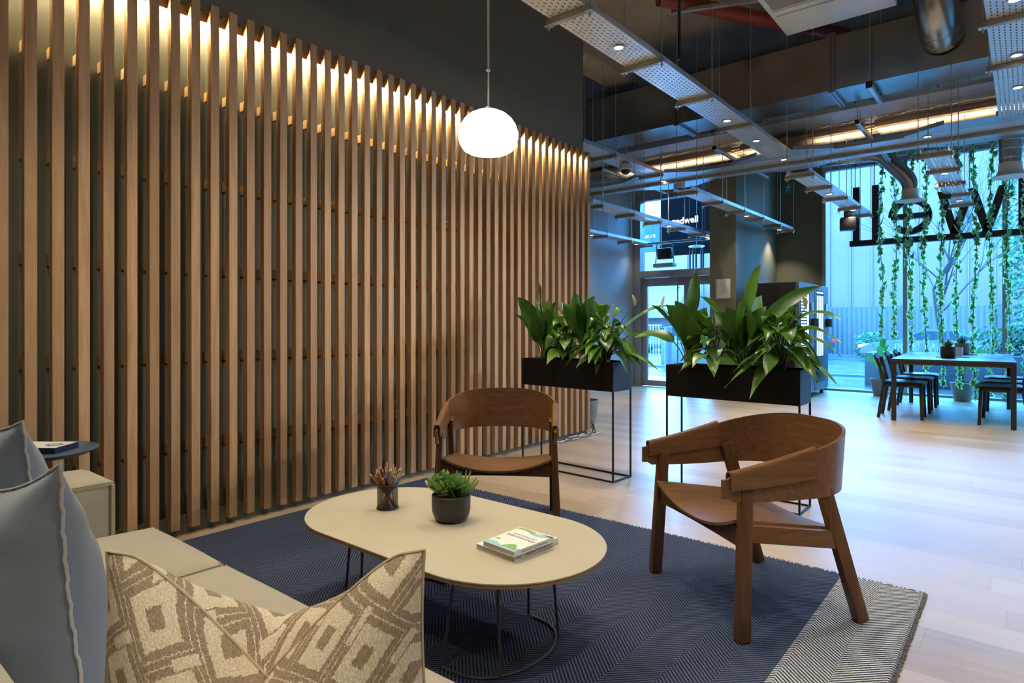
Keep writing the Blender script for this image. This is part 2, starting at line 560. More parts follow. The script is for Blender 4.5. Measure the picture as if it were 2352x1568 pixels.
# ================================================================== world: overcast blue dusk sky
w = bpy.data.worlds.new('sky'); scene.world = w; w.use_nodes = True
nt = w.node_tree; bg = nt.nodes['Background']
tc = nt.nodes.new('ShaderNodeTexCoord'); sp = nt.nodes.new('ShaderNodeSeparateXYZ'); rp = nt.nodes.new('ShaderNodeValToRGB')
nt.links.new(tc.outputs['Generated'], sp.inputs[0]); nt.links.new(sp.outputs[2], rp.inputs[0])
e = rp.color_ramp.elements
e[0].position = 0.0; e[0].color = (0.28, 0.60, 1.0, 1)
e[1].position = 0.35; e[1].color = (0.075, 0.40, 1.0, 1)
nt.links.new(rp.outputs[0], bg.inputs[0])
bg.inputs[1].default_value = SKY

# ================================================================== the room shell
CEIL = 4.75
g = G(); g.b2(-9, 6.2, -3.7, 10.5, -0.12, 0); g.b2(-3.95, 6.2, 10.5, 11.92, -0.12, 0)
struct('floor', g, M['floor'])
g = G(); g.b2(-9, 6.4, -3.9, 12.4, CEIL, CEIL + 0.2)
struct('ceiling', g, M['concrete'])
g = G(); g.b2(-4.30, -3.92, -3.6, 9.7, 4.30, CEIL)
struct('beam_1', g, M['concrete'])
g = G(); g.b2(-5.65, 6.2, 8.7, 9.15, 4.42, CEIL)
struct('beam_2', g, M['concrete'])
g = G(); g.b2(-3.86, -3.64, -3.6, 5.61, 0, CEIL)
struct('wall_left', g, M['olive_shade'])
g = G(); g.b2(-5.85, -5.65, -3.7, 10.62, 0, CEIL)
struct('wall_entrance', g, M['wall_daytint'])
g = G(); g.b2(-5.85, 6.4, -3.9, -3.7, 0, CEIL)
struct('wall_rear', g, M['wall_daytint'])
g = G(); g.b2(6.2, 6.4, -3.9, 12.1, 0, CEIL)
struct('wall_right', g, M['wall_daytint'])
g = G(); g.b2(-3.92, -3.50, 9.77, 11.9, 0, CEIL)
struct('wall_column', g, M['olive'])
g = G(); g.b2(-3.50, -2.74, 11.85, 12.05, 0, CEIL)
struct('wall_back', g, M['olive'])
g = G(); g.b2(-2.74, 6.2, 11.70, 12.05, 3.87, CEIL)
struct('trim_1', g, M['wall_daytint'])
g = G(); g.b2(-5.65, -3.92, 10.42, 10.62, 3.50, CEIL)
struct('trim_2', g, M['wall_daytint'])
g = G(); g.b2(-3.64, -3.60, -3.6, 5.61, 0.0, 0.10); struct('baseboard_left', g, M['olive_shade'])

# front window: floor to soffit, mullions and one pane per bay
win = bpy.data.objects.new('window_1', None); COL.objects.link(win); win['kind'] = 'structure'
mx_ = [-2.70, -1.494, -0.23, 1.03, 2.29, 3.55, 4.81, 6.17]
g = G(); g.b2(-2.74, 6.2, 11.82, 11.94, 0.0, 0.035); g.b2(-2.74, 6.2, 11.82, 11.94, 3.80, 3.87); struct('window_rail', g, M['alu'], win)
for i, xx in enumerate(mx_):
    g = G(); g.b2(xx - 0.03, xx + 0.03, 11.80, 11.95, 0.035, 3.80); struct('mullion', g, M['alu'], win)
for a, b in zip(mx_, mx_[1:]):
    g = G(); g.b2(a + 0.03, b - 0.03, 11.88, 11.892, 0.035, 3.80); struct('pane', g, M['glass'], win)

# entrance door with side frame, transom and two leaves
dr = bpy.data.objects.new('door_1', None); COL.objects.link(dr); dr['kind'] = 'structure'
g = G(); g.b2(-5.65, -5.50, 10.40, 10.60, 0, 3.50, 0.004); g.b2(-5.50, -3.92, 10.40, 10.60, 2.0, 2.12, 0.004)
g.b2(-5.50, -3.92, 10.44, 10.58, 3.42, 3.50)
struct('door_frame', g, M['alu'], dr)
g = G(); g.b2(-5.50, -3.92, 10.50, 10.512, 2.12, 3.42); struct('transom_pane', g, M['glass'], dr)
for a, b in ((-5.495, -4.575), (-4.565, -3.925)):
    g = G()
    g.b2(a, a + 0.10, 10.47, 10.53, 0.01, 1.99, 0.003); g.b2(b - 0.10, b, 10.47, 10.53, 0.01, 1.99, 0.003)
    g.b2(a + 0.10, b - 0.10, 10.47, 10.53, 1.84, 1.99, 0.003); g.b2(a + 0.10, b - 0.10, 10.47, 10.53, 0.01, 0.115, 0.003)
    lf = struct('door_leaf', g, M['alu'], dr)
    g = G(); g.b2(a + 0.10, b - 0.10, 10.495, 10.507, 0.115, 1.84); struct('door_pane', g, M['glass'], lf)
g = G(); g.tube([(-4.76, 10.40, 0.35), (-4.76, 10.40, 1.97)], 0.014, 10); g.box((-4.76, 10.435, 0.5), (0.02, 0.08, 0.02)); g.box((-4.76, 10.435, 1.8), (0.02, 0.08, 0.02))
struct('door_handle', g, M['steel'], dr)
g = G(); g.b2(-4.86, -4.40, 10.30, 10.40, 1.975, 2.10, 0.006); struct('door_closer', g, M['alu'], dr)

# ================================================================== slatted oak screen on the left wall
scr = thing('slat_screen', 'wall-length screen of upright oak slats lit from its top, fixed to the dark left wall', 'wall screen', (-3.55, 0, 0))
base_slat = None
PITCH = 0.10615; Y0 = 0.724
for k in range(-9, 47):
    yr = Y0 + PITCH * k
    if base_slat is None:
        g = G(); g.box((-0.0225, 0, 1.505), (0.045, 0.050, 2.93), None, 0.0025, seg=1)
        [g.box((-0.066, 0, zt - 0.0275), (0.042, 0.0495, 0.055), None, 0.001, seg=1) for zt in (0.515, 1.005, 1.50, 1.99, 2.487)]
        base_slat = g.build('slat', M['oak'], scr); o = base_slat
    else:
        o = base_slat.copy(); COL.objects.link(o); o.parent = scr
    o.location = (0, yr - 0.025, 0)
g = G(); g.box((-0.0575, 2.45, 2.9025), (0.023, 6.3, 0.055), None, 0.001, seg=1); g.build('batten', M['oak'], scr)
g = G()
for k in range(-9, 47): g.box((-0.060, Y0 + PITCH * (k - 0.5) - 0.025, 2.866), (0.012, 0.08, 0.006))
g.build('led_strip', M['led'], scr)

# ================================================================== lamps
WARM = (1.0, 0.89, 0.70)
def spot(name, loc, power, cone=100, blend=0.8, r=0.022, col=WARM, aim=None):
    d = bpy.data.lights.new(name, 'SPOT')
    d.energy = power; d.spot_size = R(cone); d.spot_blend = blend; d.shadow_soft_size = r; d.color = col
    o = bpy.data.objects.new(name, d); COL.objects.link(o); o.location = loc
    if aim: o.rotation_euler = (Vector(aim) - Vector(loc)).to_track_quat('-Z', 'Y').to_euler()
    return o

dl0 = None
DLP = 4.2
ORD = ['first', 'second', 'third', 'fourth', 'fifth', 'sixth', 'seventh']
def downlight(loc, label, power, cone=105, r=0.046):
    global dl0
    if dl0 is None:
        t = thing('downlight', label, 'ceiling light', loc, 0, 'recessed downlights in the cable trays')
        g = G(); g.lathe([(r * 0.72, 0.004), (r * 0.76, -0.004), (r * 1.05, -0.006), (r * 1.08, 0.0), (r * 0.95, 0.006), (r * 0.9, 0.07), (0, 0.07)], 24)
        g.build('trim_ring', M['steel'], t)
        g = G(); g.lathe([(0, -0.001), (r * 0.70, -0.001), (r * 0.72, 0.004)], 20); g.build('lens', M['lit'], t)
        dl0 = t
    else:
        t = copy_tree(dl0); t.location = loc; t['label'] = label
    spot('downward_beam', (loc[0], loc[1], loc[2] - 0.02), power * DLP, cone)
    return t

def tray(label, loc, length, width, rz=0.0, brackets=(), rods_to=4.70, rail=False, cat='cable tray', lip=0.045, half_rods=False):
    """perforated tray running along its own +Y from loc; brackets: distances along it"""
    t = thing('cable_tray', label, cat, loc, rz, 'perforated cable trays')
    hw = width / 2
    g = G(); g.box((0, length / 2, 0), (width, length, 0.0016)); g.build('tray_sheet', M['perf'], t)
    g = G(); g.box((-hw, length / 2, lip / 2), (0.002, length, lip)); g.box((hw, length / 2, lip / 2), (0.002, length, lip))
    g.box((-hw + 0.008, length / 2, lip), (0.016, length, 0.002)); g.box((hw - 0.008, length / 2, lip), (0.016, length, 0.002))
    g.build('tray_flange', M['steel'], t)
    if rail:
        g = G(); g.box((0, length / 2, -0.022), (0.041, length, 0.040), None, 0.002, seg=1); g.build('strut_rail', M['steel_dark'], t)
    br = rd = None
    ext = 0.035
    for b in brackets:
        if br is None:
            g = G(); g.box((0, 0, -0.022), (width + 2 * ext, 0.041, 0.040), None, 0.002, seg=1)
            br = g.build('bracket', M['steel_dark'], t); o = br
        else:
            o = br.copy(); COL.objects.link(o); o.parent = t
        o.location = (0, b, 0)
        for s in (-1, 1):
            if rd is None:
                H_ = rods_to - loc[2]
                g = G(); g.tube([(0, 0, -0.075), (0, 0, H_)], 0.0045, 6); g.lathe([(0.010, -0.062), (0.010, -0.046)], 6); g.box((0, 0, -0.043), (0.05, 0.05, 0.004))
                rd = g.build('hanger_rod', M['steel'], t); q_ = rd
            else:
                q_ = rd.copy(); COL.objects.link(q_); q_.parent = t
            q_.location = (s * (hw + 0.020), b, 0)
    return t

ZT = 3.3
# tray A over the seating, running to the window
tray('perforated tray with downlights running over the lounge chairs from the top of the picture', (-2.42, -1.0, ZT), 9.35, 0.30, 0, (0.6, 1.65, 2.65, 3.6, 4.55, 5.62, 6.66, 7.72))
for i, (yy, p, lab) in enumerate([
        (0.55, 20, 'downlight in the tray over the sofa'), (1.75, 20, 'downlight in the tray over the coffee table'), (3.05, 22, 'downlight in the tray over the rug edge'),
        (4.23, 30, 'large lit downlight nearest the dark wall top in the long diagonal tray'),
        (6.49, 26, 'second downlight along the long diagonal tray, beside its fourth bracket'),
        (7.42, 26, 'third downlight along the long diagonal tray, past its fourth bracket'),
        (8.50, 26, 'downlight on the junction plate at the end of the long diagonal tray')]):
    downlight((-2.42, yy, ZT - 0.006), lab, p)
# tray H, parallel at the right edge
tray('wide perforated tray coming in at the top right edge of the picture', (-0.03, -1.0, ZT), 9.2, 0.36, 0, (1.7, 2.7, 3.7, 4.7, 5.6, 6.53, 7.52))
for yy, p, lab in [(1.0, 30, 'downlight in the right tray over the floor beside the sofa'), (2.7, 34, 'downlight in the right tray over the rug corner'), (4.1, 30, 'downlight in the right tray over open floor'),
                   (5.26, 28, 'topmost downlight in the wide tray at the right edge'), (6.36, 26, 'middle downlight in the wide tray at the right edge'), (7.24, 26, 'lowest downlight in the wide tray at the right edge')]:
    downlight((-0.05, yy, ZT - 0.006), lab, p)
for xx in (-0.6, 0.8): spot('downward_beam', (xx, -0.7, 3.28), 22 * DLP, 105)  # added fill spots behind the camera, hung from no tray
for (lx, ly, ty) in ((2.6, 6.5, 1.2), (2.6, 7.8, 2.8), (2.6, 9.1, 4.4)):
    spot('slat_fill_spot', (lx, ly, 3.15), 110 * DLP, 36, 1.0, 0.03, (1.0, 0.90, 0.80), aim=(-3.55, ty, 1.15))  # unseen spots added to brighten the slat fronts, no track exists
# unseen fill spots added further right brightening the open floor
for yy in (1.5, 4.0, 6.5):
    spot('downward_beam', (2.0, yy, 3.28), 34 * DLP, 120)
g = G(); g.tube([(-2.16, 4.75, 3.30), (-2.16, 4.75, 4.74)], 0.012, 10)
tag(g.build('conduit', M['black'], None), 'black drop conduit rising from the long diagonal tray', 'conduit')
# warm fill lights added on the cross tray to brighten the pipes above
for xx in (-3.9, -1.0):
    d = bpy.data.lights.new('pipe_fill_light', 'AREA'); d.shape = 'RECTANGLE'; d.size = 2.2; d.size_y = 0.05; d.energy = 6.5; d.spread = R(115); d.color = (1.0, 0.80, 0.55)
    o = bpy.data.objects.new('pipe_fill_light', d); COL.objects.link(o); o.location = (xx, 8.80, 3.36); o.rotation_euler = (R(180), 0, 0)
# cross tray C with its strut rail
tcr = tray('cross tray with a long strut rail under it, spanning the room before the glass front', (0.6, 8.72, ZT), 6.2, 0.62, R(90), (), rail=True)
for i in range(8):
    xx = 0.33 if i % 2 else -0.33
    g = G(); g.tube([(xx, 0.5 + i * 0.75, -0.05), (xx, 0.5 + i * 0.75, 1.40)], 0.0045, 6); g.build('hanger_rod', M['steel'], tcr)
for xx in (-3.9, -1.0):
    g = G(); g.box((0.08, 0.6 - xx, 0.030), (0.055, 2.2, 0.035), None, 0.004); g.build('pipe_fill_bar', M['white_metal'], tcr)  # bar added beneath each pipe fill light
downlight((-0.86, 8.50, ZT - 0.006), 'downlight alone in the cross tray above the hanging sign', 24)
# junction plates with clipped corners
def junction(loc, label):
    g = G(); a = 0.62
    g.prism([(-a, -0.30), (-0.22, -0.55), (0.22, -0.55), (a, -0.30), (a, 0.30), (0.22, 0.55), (-0.22, 0.55), (-a, 0.30)], -0.002, 0.0)
    for s in (-1, 1):
        for v in (-1, 1):
            g.beam((s * a, v * 0.30, 0.022), (s * 0.22, v * 0.55, 0.022), 0.002, 0.045)
    o = g.build('junction_plate', M['steel'], None, loc=loc)
    return tag(o, label, 'tray junction', 'tray junction plates')
junction((-2.42, 8.66, ZT + 0.003), 'plain steel junction plate where the long diagonal tray meets the cross tray')
junction((-4.17, 8.74, ZT + 0.003), 'plain steel junction plate beside the dome camera on the cross tray')
junction((-0.45, 8.66, ZT + 0.003), 'plain steel junction plate above the hanging sign at the cross tray')
# tray B behind the end of the slat screen
tray('perforated tray emerging behind the top end of the slat screen', (-4.16, 6.2, ZT), 2.2, 0.30, 0, (0.70, 2.0))
downlight((-4.15, 7.45, ZT - 0.006), 'downlight just beyond the slat screen end, above the white dome camera', 22)
downlight((-4.19, 8.66, ZT - 0.006), 'downlight on the junction plate beside the dome camera', 22)
# the lower trays beyond the cross tray
ZL = 2.80; f = (ZL - 1.17) / (3.3 - 1.17)
def low(x, y): return (x * f, y * f, ZL)
tray('perforated tray reaching toward the olive column from the dome camera', (-4.25 * f, 9.45 * f, ZL), 5.7 * f, 0.225, 0, tuple((b - 9.45) * f for b in (9.62, 10.73, 11.85, 12.92, 14.07, 15.04)))
for i, (xx, yy) in enumerate([(-4.225, 10.86), (-4.269, 12.52), (-4.326, 14.85)]):
    p = low(xx, yy); downlight((p[0], p[1], ZL - 0.006), ORD[i] + ' downlight along the tray leading to the olive column', 5 if i < 2 else 14, 95, 0.046)
tray('short perforated tray ending at the black speaker beside the glass front', (-2.49 * f, 9.4 * f, ZL), 4.5 * f, 0.225, 0, tuple((b - 9.4) * f for b in (9.5, 10.57, 11.67, 12.79, 13.83)))
for i, (px_, py_) in enumerate([(-2.49, 11.25), (-2.50, 13.15)]):
    downlight((px_ * f, py_ * f, ZL - 0.006), ORD[i] + ' downlight along the tray that ends at the black speaker', 4)
tray('short perforated tray hanging before the mirrored letter w', (-0.875 * f, 9.3 * f, ZL), 4.5 * f, 0.225, 0, tuple((b - 9.3) * f for b in (9.4, 10.45, 11.52, 12.58, 13.72)))
for i, py_ in enumerate([10.75, 13.3]):
    downlight((-0.88 * f, py_ * f, ZL - 0.006), ORD[i] + ' downlight along the short tray before the mirrored letter w', 4)
ZE = 2.60; f2 = (ZE - 1.17) / (3.3 - 1.17)
tray('perforated tray crossing in front of the black entrance sign', (-6.06 * f2, 9.4 * f2, ZE), 5.9 * f2, 0.22, 0, tuple((b - 9.4) * f2 for b in (9.69, 10.85, 12.0, 13.18, 14.32, 15.1)))
for i, (xx, yy) in enumerate([(-5.995, 11.03), (-6.02, 12.72), (-6.088, 15.0)]):
    downlight((xx * f2, yy * f2, ZE - 0.006), ORD[i] + ' downlight along the tray crossing before the black entrance sign', 1.5)
tray('leftmost low tray in front of the pale entrance wall', (-8.02 * f2, 11.2 * f2, ZE), 4.4 * f2, 0.22, 0, tuple((b - 11.2) * f2 for b in (12.0, 13.15, 14.35, 15.5)))
for i, (xx, yy) in enumerate([(-8.1, 12.85), (-8.1, 15.1)]):
    downlight((xx * f2, yy * f2, ZE - 0.006), ORD[i] + ' downlight in the leftmost low tray by the pale entrance wall', 1.0)
g = G(); g.box((-4.72, 10.30, ZE + 0.0), (1.35, 0.041, 0.041), None, 0.003)
tag(g.build('strut_bar', M['steel'], None), 'slotted steel bar joining the two low trays before the entrance door', 'strut')
# tray J, high behind the big duct, and diagonal struts
tray('high perforated tray with foil behind it, under the big duct', (5.8, 8.20, 3.62), 11.3, 0.46, R(90), ())
g = G()
def crumple(u, v):
    return (-5.5 + 11.2 * u, 7.68 + 0.25 * v, 3.72 + 0.02 * math.sin(u * 190) * math.sin(v * 9) + 0.012 * math.sin(u * 431 + v * 5))
g.sheet(crumple, 200, 5)
tag(g.build('foil_wrap', M['foil'], None), 'crumpled silver foil insulation beside the high tray', 'insulation')
for i, xx in enumerate((-4.80, -3.10, -1.46)):
    lab = ['slotted steel strut hanging beside the white dome camera', 'slotted steel strut hanging beside the long diagonal tray', 'slotted steel strut hanging under the copper pipes toward the elbow duct'][i]
    t = thing('strut_hanger', lab, 'strut', (xx, 0, 3.43), 0, 'slotted strut hangers')
    g = G(); g.b2(-0.02, 0.02, 7.88, 10.05, -0.02, 0.02, 0.002); g.build('strut_channel', M['steel'], t)
    g = G()
    for k in range(38): g.box((0, 7.95 + k * 0.055, -0.0205), (0.012, 0.028, 0.001))
    g.build('slots', M['ink'], t)
    for yy in (7.90, 8.05, 9.9):
        g = G(); g.tube([(0, yy, -0.05), (0, yy, 1.27)], 0.0045, 6); g.build('hanger_rod', M['steel'], t)
    g = G(); g.box((0, 7.875, 0), (0.046, 0.012, 0.046)); g.build('end_cap', M['black'], t)
# copper pipes
PIP = ['nearest the duct', 'second from the duct', 'third from the duct', 'furthest from the duct']
for i in range(4):
    g = G(); yy = 8.62 + i * 0.125; zz = 3.58
    for a, b in ((-5.6, -3.15), (-3.02, -1.52), (-1.40, 5.9)):
        g.tube([(a, yy, zz), (b, yy, zz)], 0.045, 14)
    g.tube([(-3.2, yy, zz), (-1.3, yy, zz)], 0.022, 8)
    tag(g.build('copper_pipe', M['copper'], None), 'copper coloured pipe run above the cross tray, ' + PIP[i], 'pipe', 'copper pipes above the trays')
g = G(); g.sheet(lambda u, v: (-5.6 + 11.4 * u, 8.50 + 0.62 * v, 3.66 + 0.012 * math.sin(u * 260 + v * 9)), 160, 3)
tag(g.build('foil_wrap', M['foil'], None), 'flat foil backing sheet above the copper pipes', 'insulation')

# ================================================================== ducts
t = thing('air_duct', 'big rectangular steel air duct crossing the ceiling', 'duct', (0, 7.15, 3.6))
g = G(); g.b2(-5.6, 6.1, 0.0, 0.50, 0, 0.56); g.build('duct_body', M['duct'], t)
for xx in (-4.55, -3.28, -1.56, 0.4, 2.4):
    g = G(); g.b2(xx - 0.03, xx - 0.004, -0.03, 0.53, -0.03, 0.59); g.b2(xx + 0.004, xx + 0.03, -0.03, 0.53, -0.03, 0.59); g.build('flange', M['duct'], t)
for xx in (-4.75, -1.20):
    g = G(); g.b2(xx - 0.02, xx + 0.02, -0.08, 0.58, -0.075, -0.033, 0.003); g.tube([(xx, -0.06, -0.05), (xx, -0.06, 1.1)], 0.005, 6); g.tube([(xx, 0.56, -0.05), (xx, 0.56, 1.1)], 0.005, 6)
    s_ = g.build('support_strut', M['steel'], t)
    g = G(); g.b2(xx - 0.03, xx + 0.03, -0.095, -0.08, -0.085, -0.02); g.build('end_cap', M['black'], s_)
def duct_round(name, label, pts, r, bell=None, ribs=0):
    t = thing(name, label, 'duct', pts[-1])
    o = Vector(pts[-1])
    L = [Vector(p) - o for p in pts]
    path = []
    for i, p in enumerate(L):
        if 0 < i < len(L) - 1:
            a = L[i - 1]; b = L[i + 1]
            d1 = (a - p).normalized() * min(r * 1.3, (a - p).length * 0.45); d2 = (b - p).normalized() * min(r * 1.3, (b - p).length * 0.45)
            path += [bez(p + d1, p, p + d2, k / 6) for k in range(7)]
        else: path.append(p)
    g = G(); g.tube(path, r, 28, caps=False); pp = g.build('duct_pipe', M['duct'], t)
    for i in range(len(path) - 1):
        d = path[i + 1] - path[i]
        if d.length > 3 * r or i in (0, len(path) - 2):
            n = max(1, int(d.length / 0.10)); dn = d.normalized()
            g = G()
            for k in range(n):
                c = path[i] + d * ((k + 0.5) / n)
                g.lathe([(r * 1.0, -0.006), (r * 1.03, 0), (r * 1.0, 0.006)], 28, M=Matrix.Translation(c) @ dn.to_track_quat('Z', 'Y').to_matrix().to_4x4())
            g.build('seam_ring', M['duct'], pp)
    if bell:
        g = G(); g.lathe([(r * 1.02, 0.10), (r * 1.04, 0.02), (r * 1.12, -0.015), (bell * 0.86, -0.045), (bell, -0.052), (bell, -0.060), (bell * 0.8, -0.066), (bell * 0.2, -0.070), (0, -0.070)], 36)
        g.build('diffuser_bell', M['white_metal'], t)
    return t
duct_round('round_duct', 'fat round steel duct elbowing down into the big rectangular duct', [(-0.62, 6.70, 4.74), (-0.62, 6.70, 4.02), (-0.60, 7.16, 3.88)], 0.17)
duct_round('spiral_duct', 'elbowed spiral duct with a round diffuser above the mirrored letter e', [(-3.2, 10.25, 3.66), (-1.60, 10.25, 3.60), (-1.235, 10.25, 3.16), (-1.235, 10.25, 2.93)], 0.105, 0.185)
duct_round('spiral_duct', 'straight hanging spiral duct with a round diffuser at the right edge', [(-0.13, 9.30, 4.70), (-0.13, 9.30, 2.93)], 0.118, 0.18)

# fan coil unit, sprinkler pipe, strip light, cameras, speaker
t = thing('fan_coil_unit', 'white ceiling fan coil unit at the top of the picture', 'air conditioner', (-1.3, 5.6, 3.9))
g = G(); g.b2(-0.45, 0.45, -0.75, 0.64, 0.0, 0.32, 0.006); g.build('casing', M['white_metal'], t)
g = G(); g.b2(-0.41, 0.41, 0.18, 0.60, -0.012, 0.0, 0.003); g.b2(-0.41, 0.41, 0.08, 0.15, -0.010, 0.0, 0.003); g.build('access_panel', M['white_metal'], t)
g = G(); g.b2(-0.40, 0.40, -0.70, 0.05, -0.006, 0.0); g.build('filter_panel', plain('grey_filter', (0.22, 0.21, 0.21), 0.7), t)
for s in (-0.35, 0.35):
    g = G(); g.tube([(s, 0.60, 0.1), (s, 0.60, 0.8)], 0.006, 6); g.b2(s - 0.02, s + 0.02, 0.64, 0.68, 0.05, 0.16); g.build('hanger_rod', M['black'], t)
g = G(); g.tube([(-2.9, 5.9, 4.5), (-2.1, 7.2, 4.5), (-1.6, 8.0, 4.5)], 0.075, 16)
tag(g.build('sprinkler_pipe', M['red'], None), 'red sprinkler pipe slanting under the brown ceiling', 'pipe')
g = G(); g.box((0, 0, 0), (0.05, 1.1, 0.04), None, 0.004)
o = g.build('ceiling_strut', M['steel'], None, loc=(-2.35, 6.3, 4.42)); o.rotation_euler = (0, 0, R(-68)); tag(o, 'short dark channel bracket below the red pipe', 'strut')
g = G(); g.box((0, 0, 0), (0.05, 0.55, 0.06), None, 0.006)
o = g.build('strip_light', M['white_metal'], None, loc=(-4.02, 5.92, 4.27)); tag(o, 'short white strip light beside the top end of the dark wall', 'ceiling light')
for xx, yy, zz, lab in ((-4.10, 7.35, 3.21, 'white dome camera hanging beside the slat screen end'), (-4.10, 9.02, 3.24, 'white dome camera above the black entrance sign')):
    t = thing('dome_camera', lab, 'security camera', (xx, yy, zz), 0, 'dome security cameras')
    g = G(); g.lathe([(0, 0.085), (0.05, 0.085), (0.085, 0.06), (0.090, 0.0), (0.07, -0.012)], 24); g.build('housing', M['white_metal'], t)
    g = G(); g.lathe([(0.062, -0.008), (0.058, -0.04), (0.035, -0.065), (0, -0.075)], 20); g.build('dome', M['black'], t)
    g = G(); g.tube([(0, 0, 0.08), (0, 0, 4.29 - zz)], 0.008, 8); g.build('drop_rod', M['steel'], t)
p = (-2.31 * f, 13.35 * f, ZL - 0.16)
t = thing('wall_speaker', 'black box speaker clamped under the tray end beside the glass front', 'speaker', (p[0] - 0.235, p[1] - 0.05, p[2] + 0.03), R(18))
g = G(); g.b2(-0.10, 0.10, -0.08, 0.08, -0.15, 0.04, 0.015); g.build('cabinet', M['black'], t)
g = G(); g.b2(-0.05, 0.05, -0.04, 0.04, 0.04, 0.15, 0.012); g.tube([(0.06, 0, 0.10), (0.14, 0, 0.16), (0.16, 0, 0.05), (0.12, 0, -0.02)], 0.006, 8); g.build('bracket', M['black'], t)
t = thing('heater_unit', 'small black unit in a metal bracket hung in front of the entrance transom', 'heater', (-4.95, 10.28, 2.42), R(-6))
g = G(); g.b2(-0.14, 0.14, -0.04, 0.06, -0.12, 0.08, 0.02); g.build('screen', M['black'], t)
g = G(); g.b2(-0.20, 0.20, -0.07, 0.07, -0.26, -0.19, 0.006); g.build('lower_bar', M['steel'], t)
g = G()
for s in (-1, 1): g.tube([(s * 0.16, 0, 0.18), (s * 0.17, 0, -0.04), (s * 0.19, 0, -0.20)], 0.010, 8)
g.build('bracket_arm', M['steel'], t)
for xx, yy, zz, rzz, lab in ((-1.49, 10.9, 2.58, 0, 'small black sensor box hung behind the mirrored letter w'),):
    g = G(); g.b2(-0.06, 0.06, -0.03, 0.03, -0.03, 0.03, 0.005)
    tag(g.build('sensor_box', M['black'], None, loc=(-0.78, 9.6, 2.768)), 'small black sensor box under the short tray before the letter w', 'sensor')
# exit sign on the olive back wall
t = thing('exit_sign', 'small running-man exit sign high on the olive wall by the glass front', 'sign', (-3.28, 11.80, 3.58))
g = G(); g.b2(-0.10, 0.10, -0.02, 0.03, -0.10, 0.10, 0.004); g.build('sign_plate', plain('sign_green', (0.10, 0.22, 0.20), 0.5), t)
g = G(); MX = Matrix.Rotation(R(90), 4, 'X')
g.lathe([(0.014, 0.0), (0.014, 0.003), (0, 0.003)], 12, M=Matrix.Translation((0.005, -0.021, 0.060)) @ MX)
g.beam((0, -0.022, 0.045), (-0.008, -0.022, -0.005), 0.022, 0.003, (0, 1, 0)); g.beam((0, -0.022, 0.035), (-0.05, -0.022, 0.02), 0.011, 0.003, (0, 1, 0)); g.beam((0, -0.022, 0.035), (0.045, -0.022, 0.01), 0.011, 0.003, (0, 1, 0))
g.beam((-0.008, -0.022, 0), (-0.045, -0.022, -0.065), 0.013, 0.003, (0, 1, 0)); g.beam((-0.006, -0.022, 0), (0.035, -0.022, -0.055), 0.013, 0.003, (0, 1, 0))
g.build('pictogram', M['white_metal'], t)
# notice on the column
t = thing('notice_sheet', 'framed white notice sheet on the front of the olive column', 'notice', (-3.70, 9.765, 1.71))
g = G(); g.b2(-0.12, 0.12, -0.012, 0.004, -0.155, 0.155, 0.002); g.build('frame', plain('notice_frame', (0.6, 0.58, 0.52), 0.5), t)
g = G(); g.b2(-0.085, 0.10, -0.0145, -0.0115, -0.135, 0.135); g.build('sheet', M['paper'], t)
g = G(); random.seed(4)
g.b2(-0.03, 0.045, -0.0155, -0.0142, 0.105, 0.113)
for i in range(17):
    zz = 0.085 - i * 0.0115
    if i % 5 == 4: continue
    g.b2(-0.060, -0.060 + random.uniform(0.08, 0.135), -0.0153, -0.0142, zz, zz + 0.0035)
g.build('text_lines', plain('grey_print', (0.35, 0.34, 0.32), 0.8), t)

# vending machines
for k, (y0, lab) in enumerate(((9.67, 'black vending machine with lit front, nearer the plants'), (10.56, 'black vending machine next to the glass front, behind the first one'))):
    t = thing('vending_machine', lab, 'vending machine', (-2.93, y0, 0), 0, 'vending machines')
    g = G(); g.b2(-0.38, 0.33, 0, 0.86, 0.09, 1.77, 0.01); g.build('cabinet', M['black_metal'], t)
    g = G(); g.b2(0.33, 0.385, 0, 0.86, 0.09, 1.77, 0.008); d = g.build('door', plain('blue_black_door', (0.06, 0.08, 0.10), 0.35), t)
    g = G(); g.b2(0.386, 0.389, 0.08, 0.58, 0.62, 1.68); g.build('display_glass', M['black'], d)
    g = G()
    if k == 0:
        for r_ in range(22):
            for c_ in range(5):
                g.b2(0.3895, 0.392, 0.10 + c_ * 0.062, 0.14 + c_ * 0.062, 0.66 + r_ * 0.046, 0.685 + r_ * 0.046)
        g.b2(0.3895, 0.394, 0.44, 0.50, 0.66, 1.66)
    else:
        for c_ in range(4): g.b2(0.3895, 0.393, 0.12 + c_ * 0.11, 0.165 + c_ * 0.11, 0.64, 1.60)
        g.b2(0.3895, 0.393, 0.10, 0.50, 1.64, 1.66)
    g.build('lit_shelves', M['screen'], d)
    g = G(); g.b2(0.386, 0.40, 0.66, 0.78, 1.30, 1.48, 0.004); g.build('payment_panel', M['screen'] if False else plain('pale_panel', (0.5, 0.55, 0.6), 0.4), d)
    g = G(); g.b2(0.386, 0.47, 0.70, 0.80, 1.10, 1.24, 0.01); g.build('card_reader', M['black'], d)
    g = G(); g.b2(0.386, 0.40, 0.10, 0.56, 0.22, 0.42, 0.006); g.build('delivery_flap', M['black'], d)
    for a, b in ((-0.3, 0.08), (0.3, 0.08), (-0.3, 0.78), (0.3, 0.78)):
        g = G(); g.lathe([(0.03, 0.0), (0.03, 0.09)], 12, c=(a, b, 0)); g.build('foot', M['black'], t)

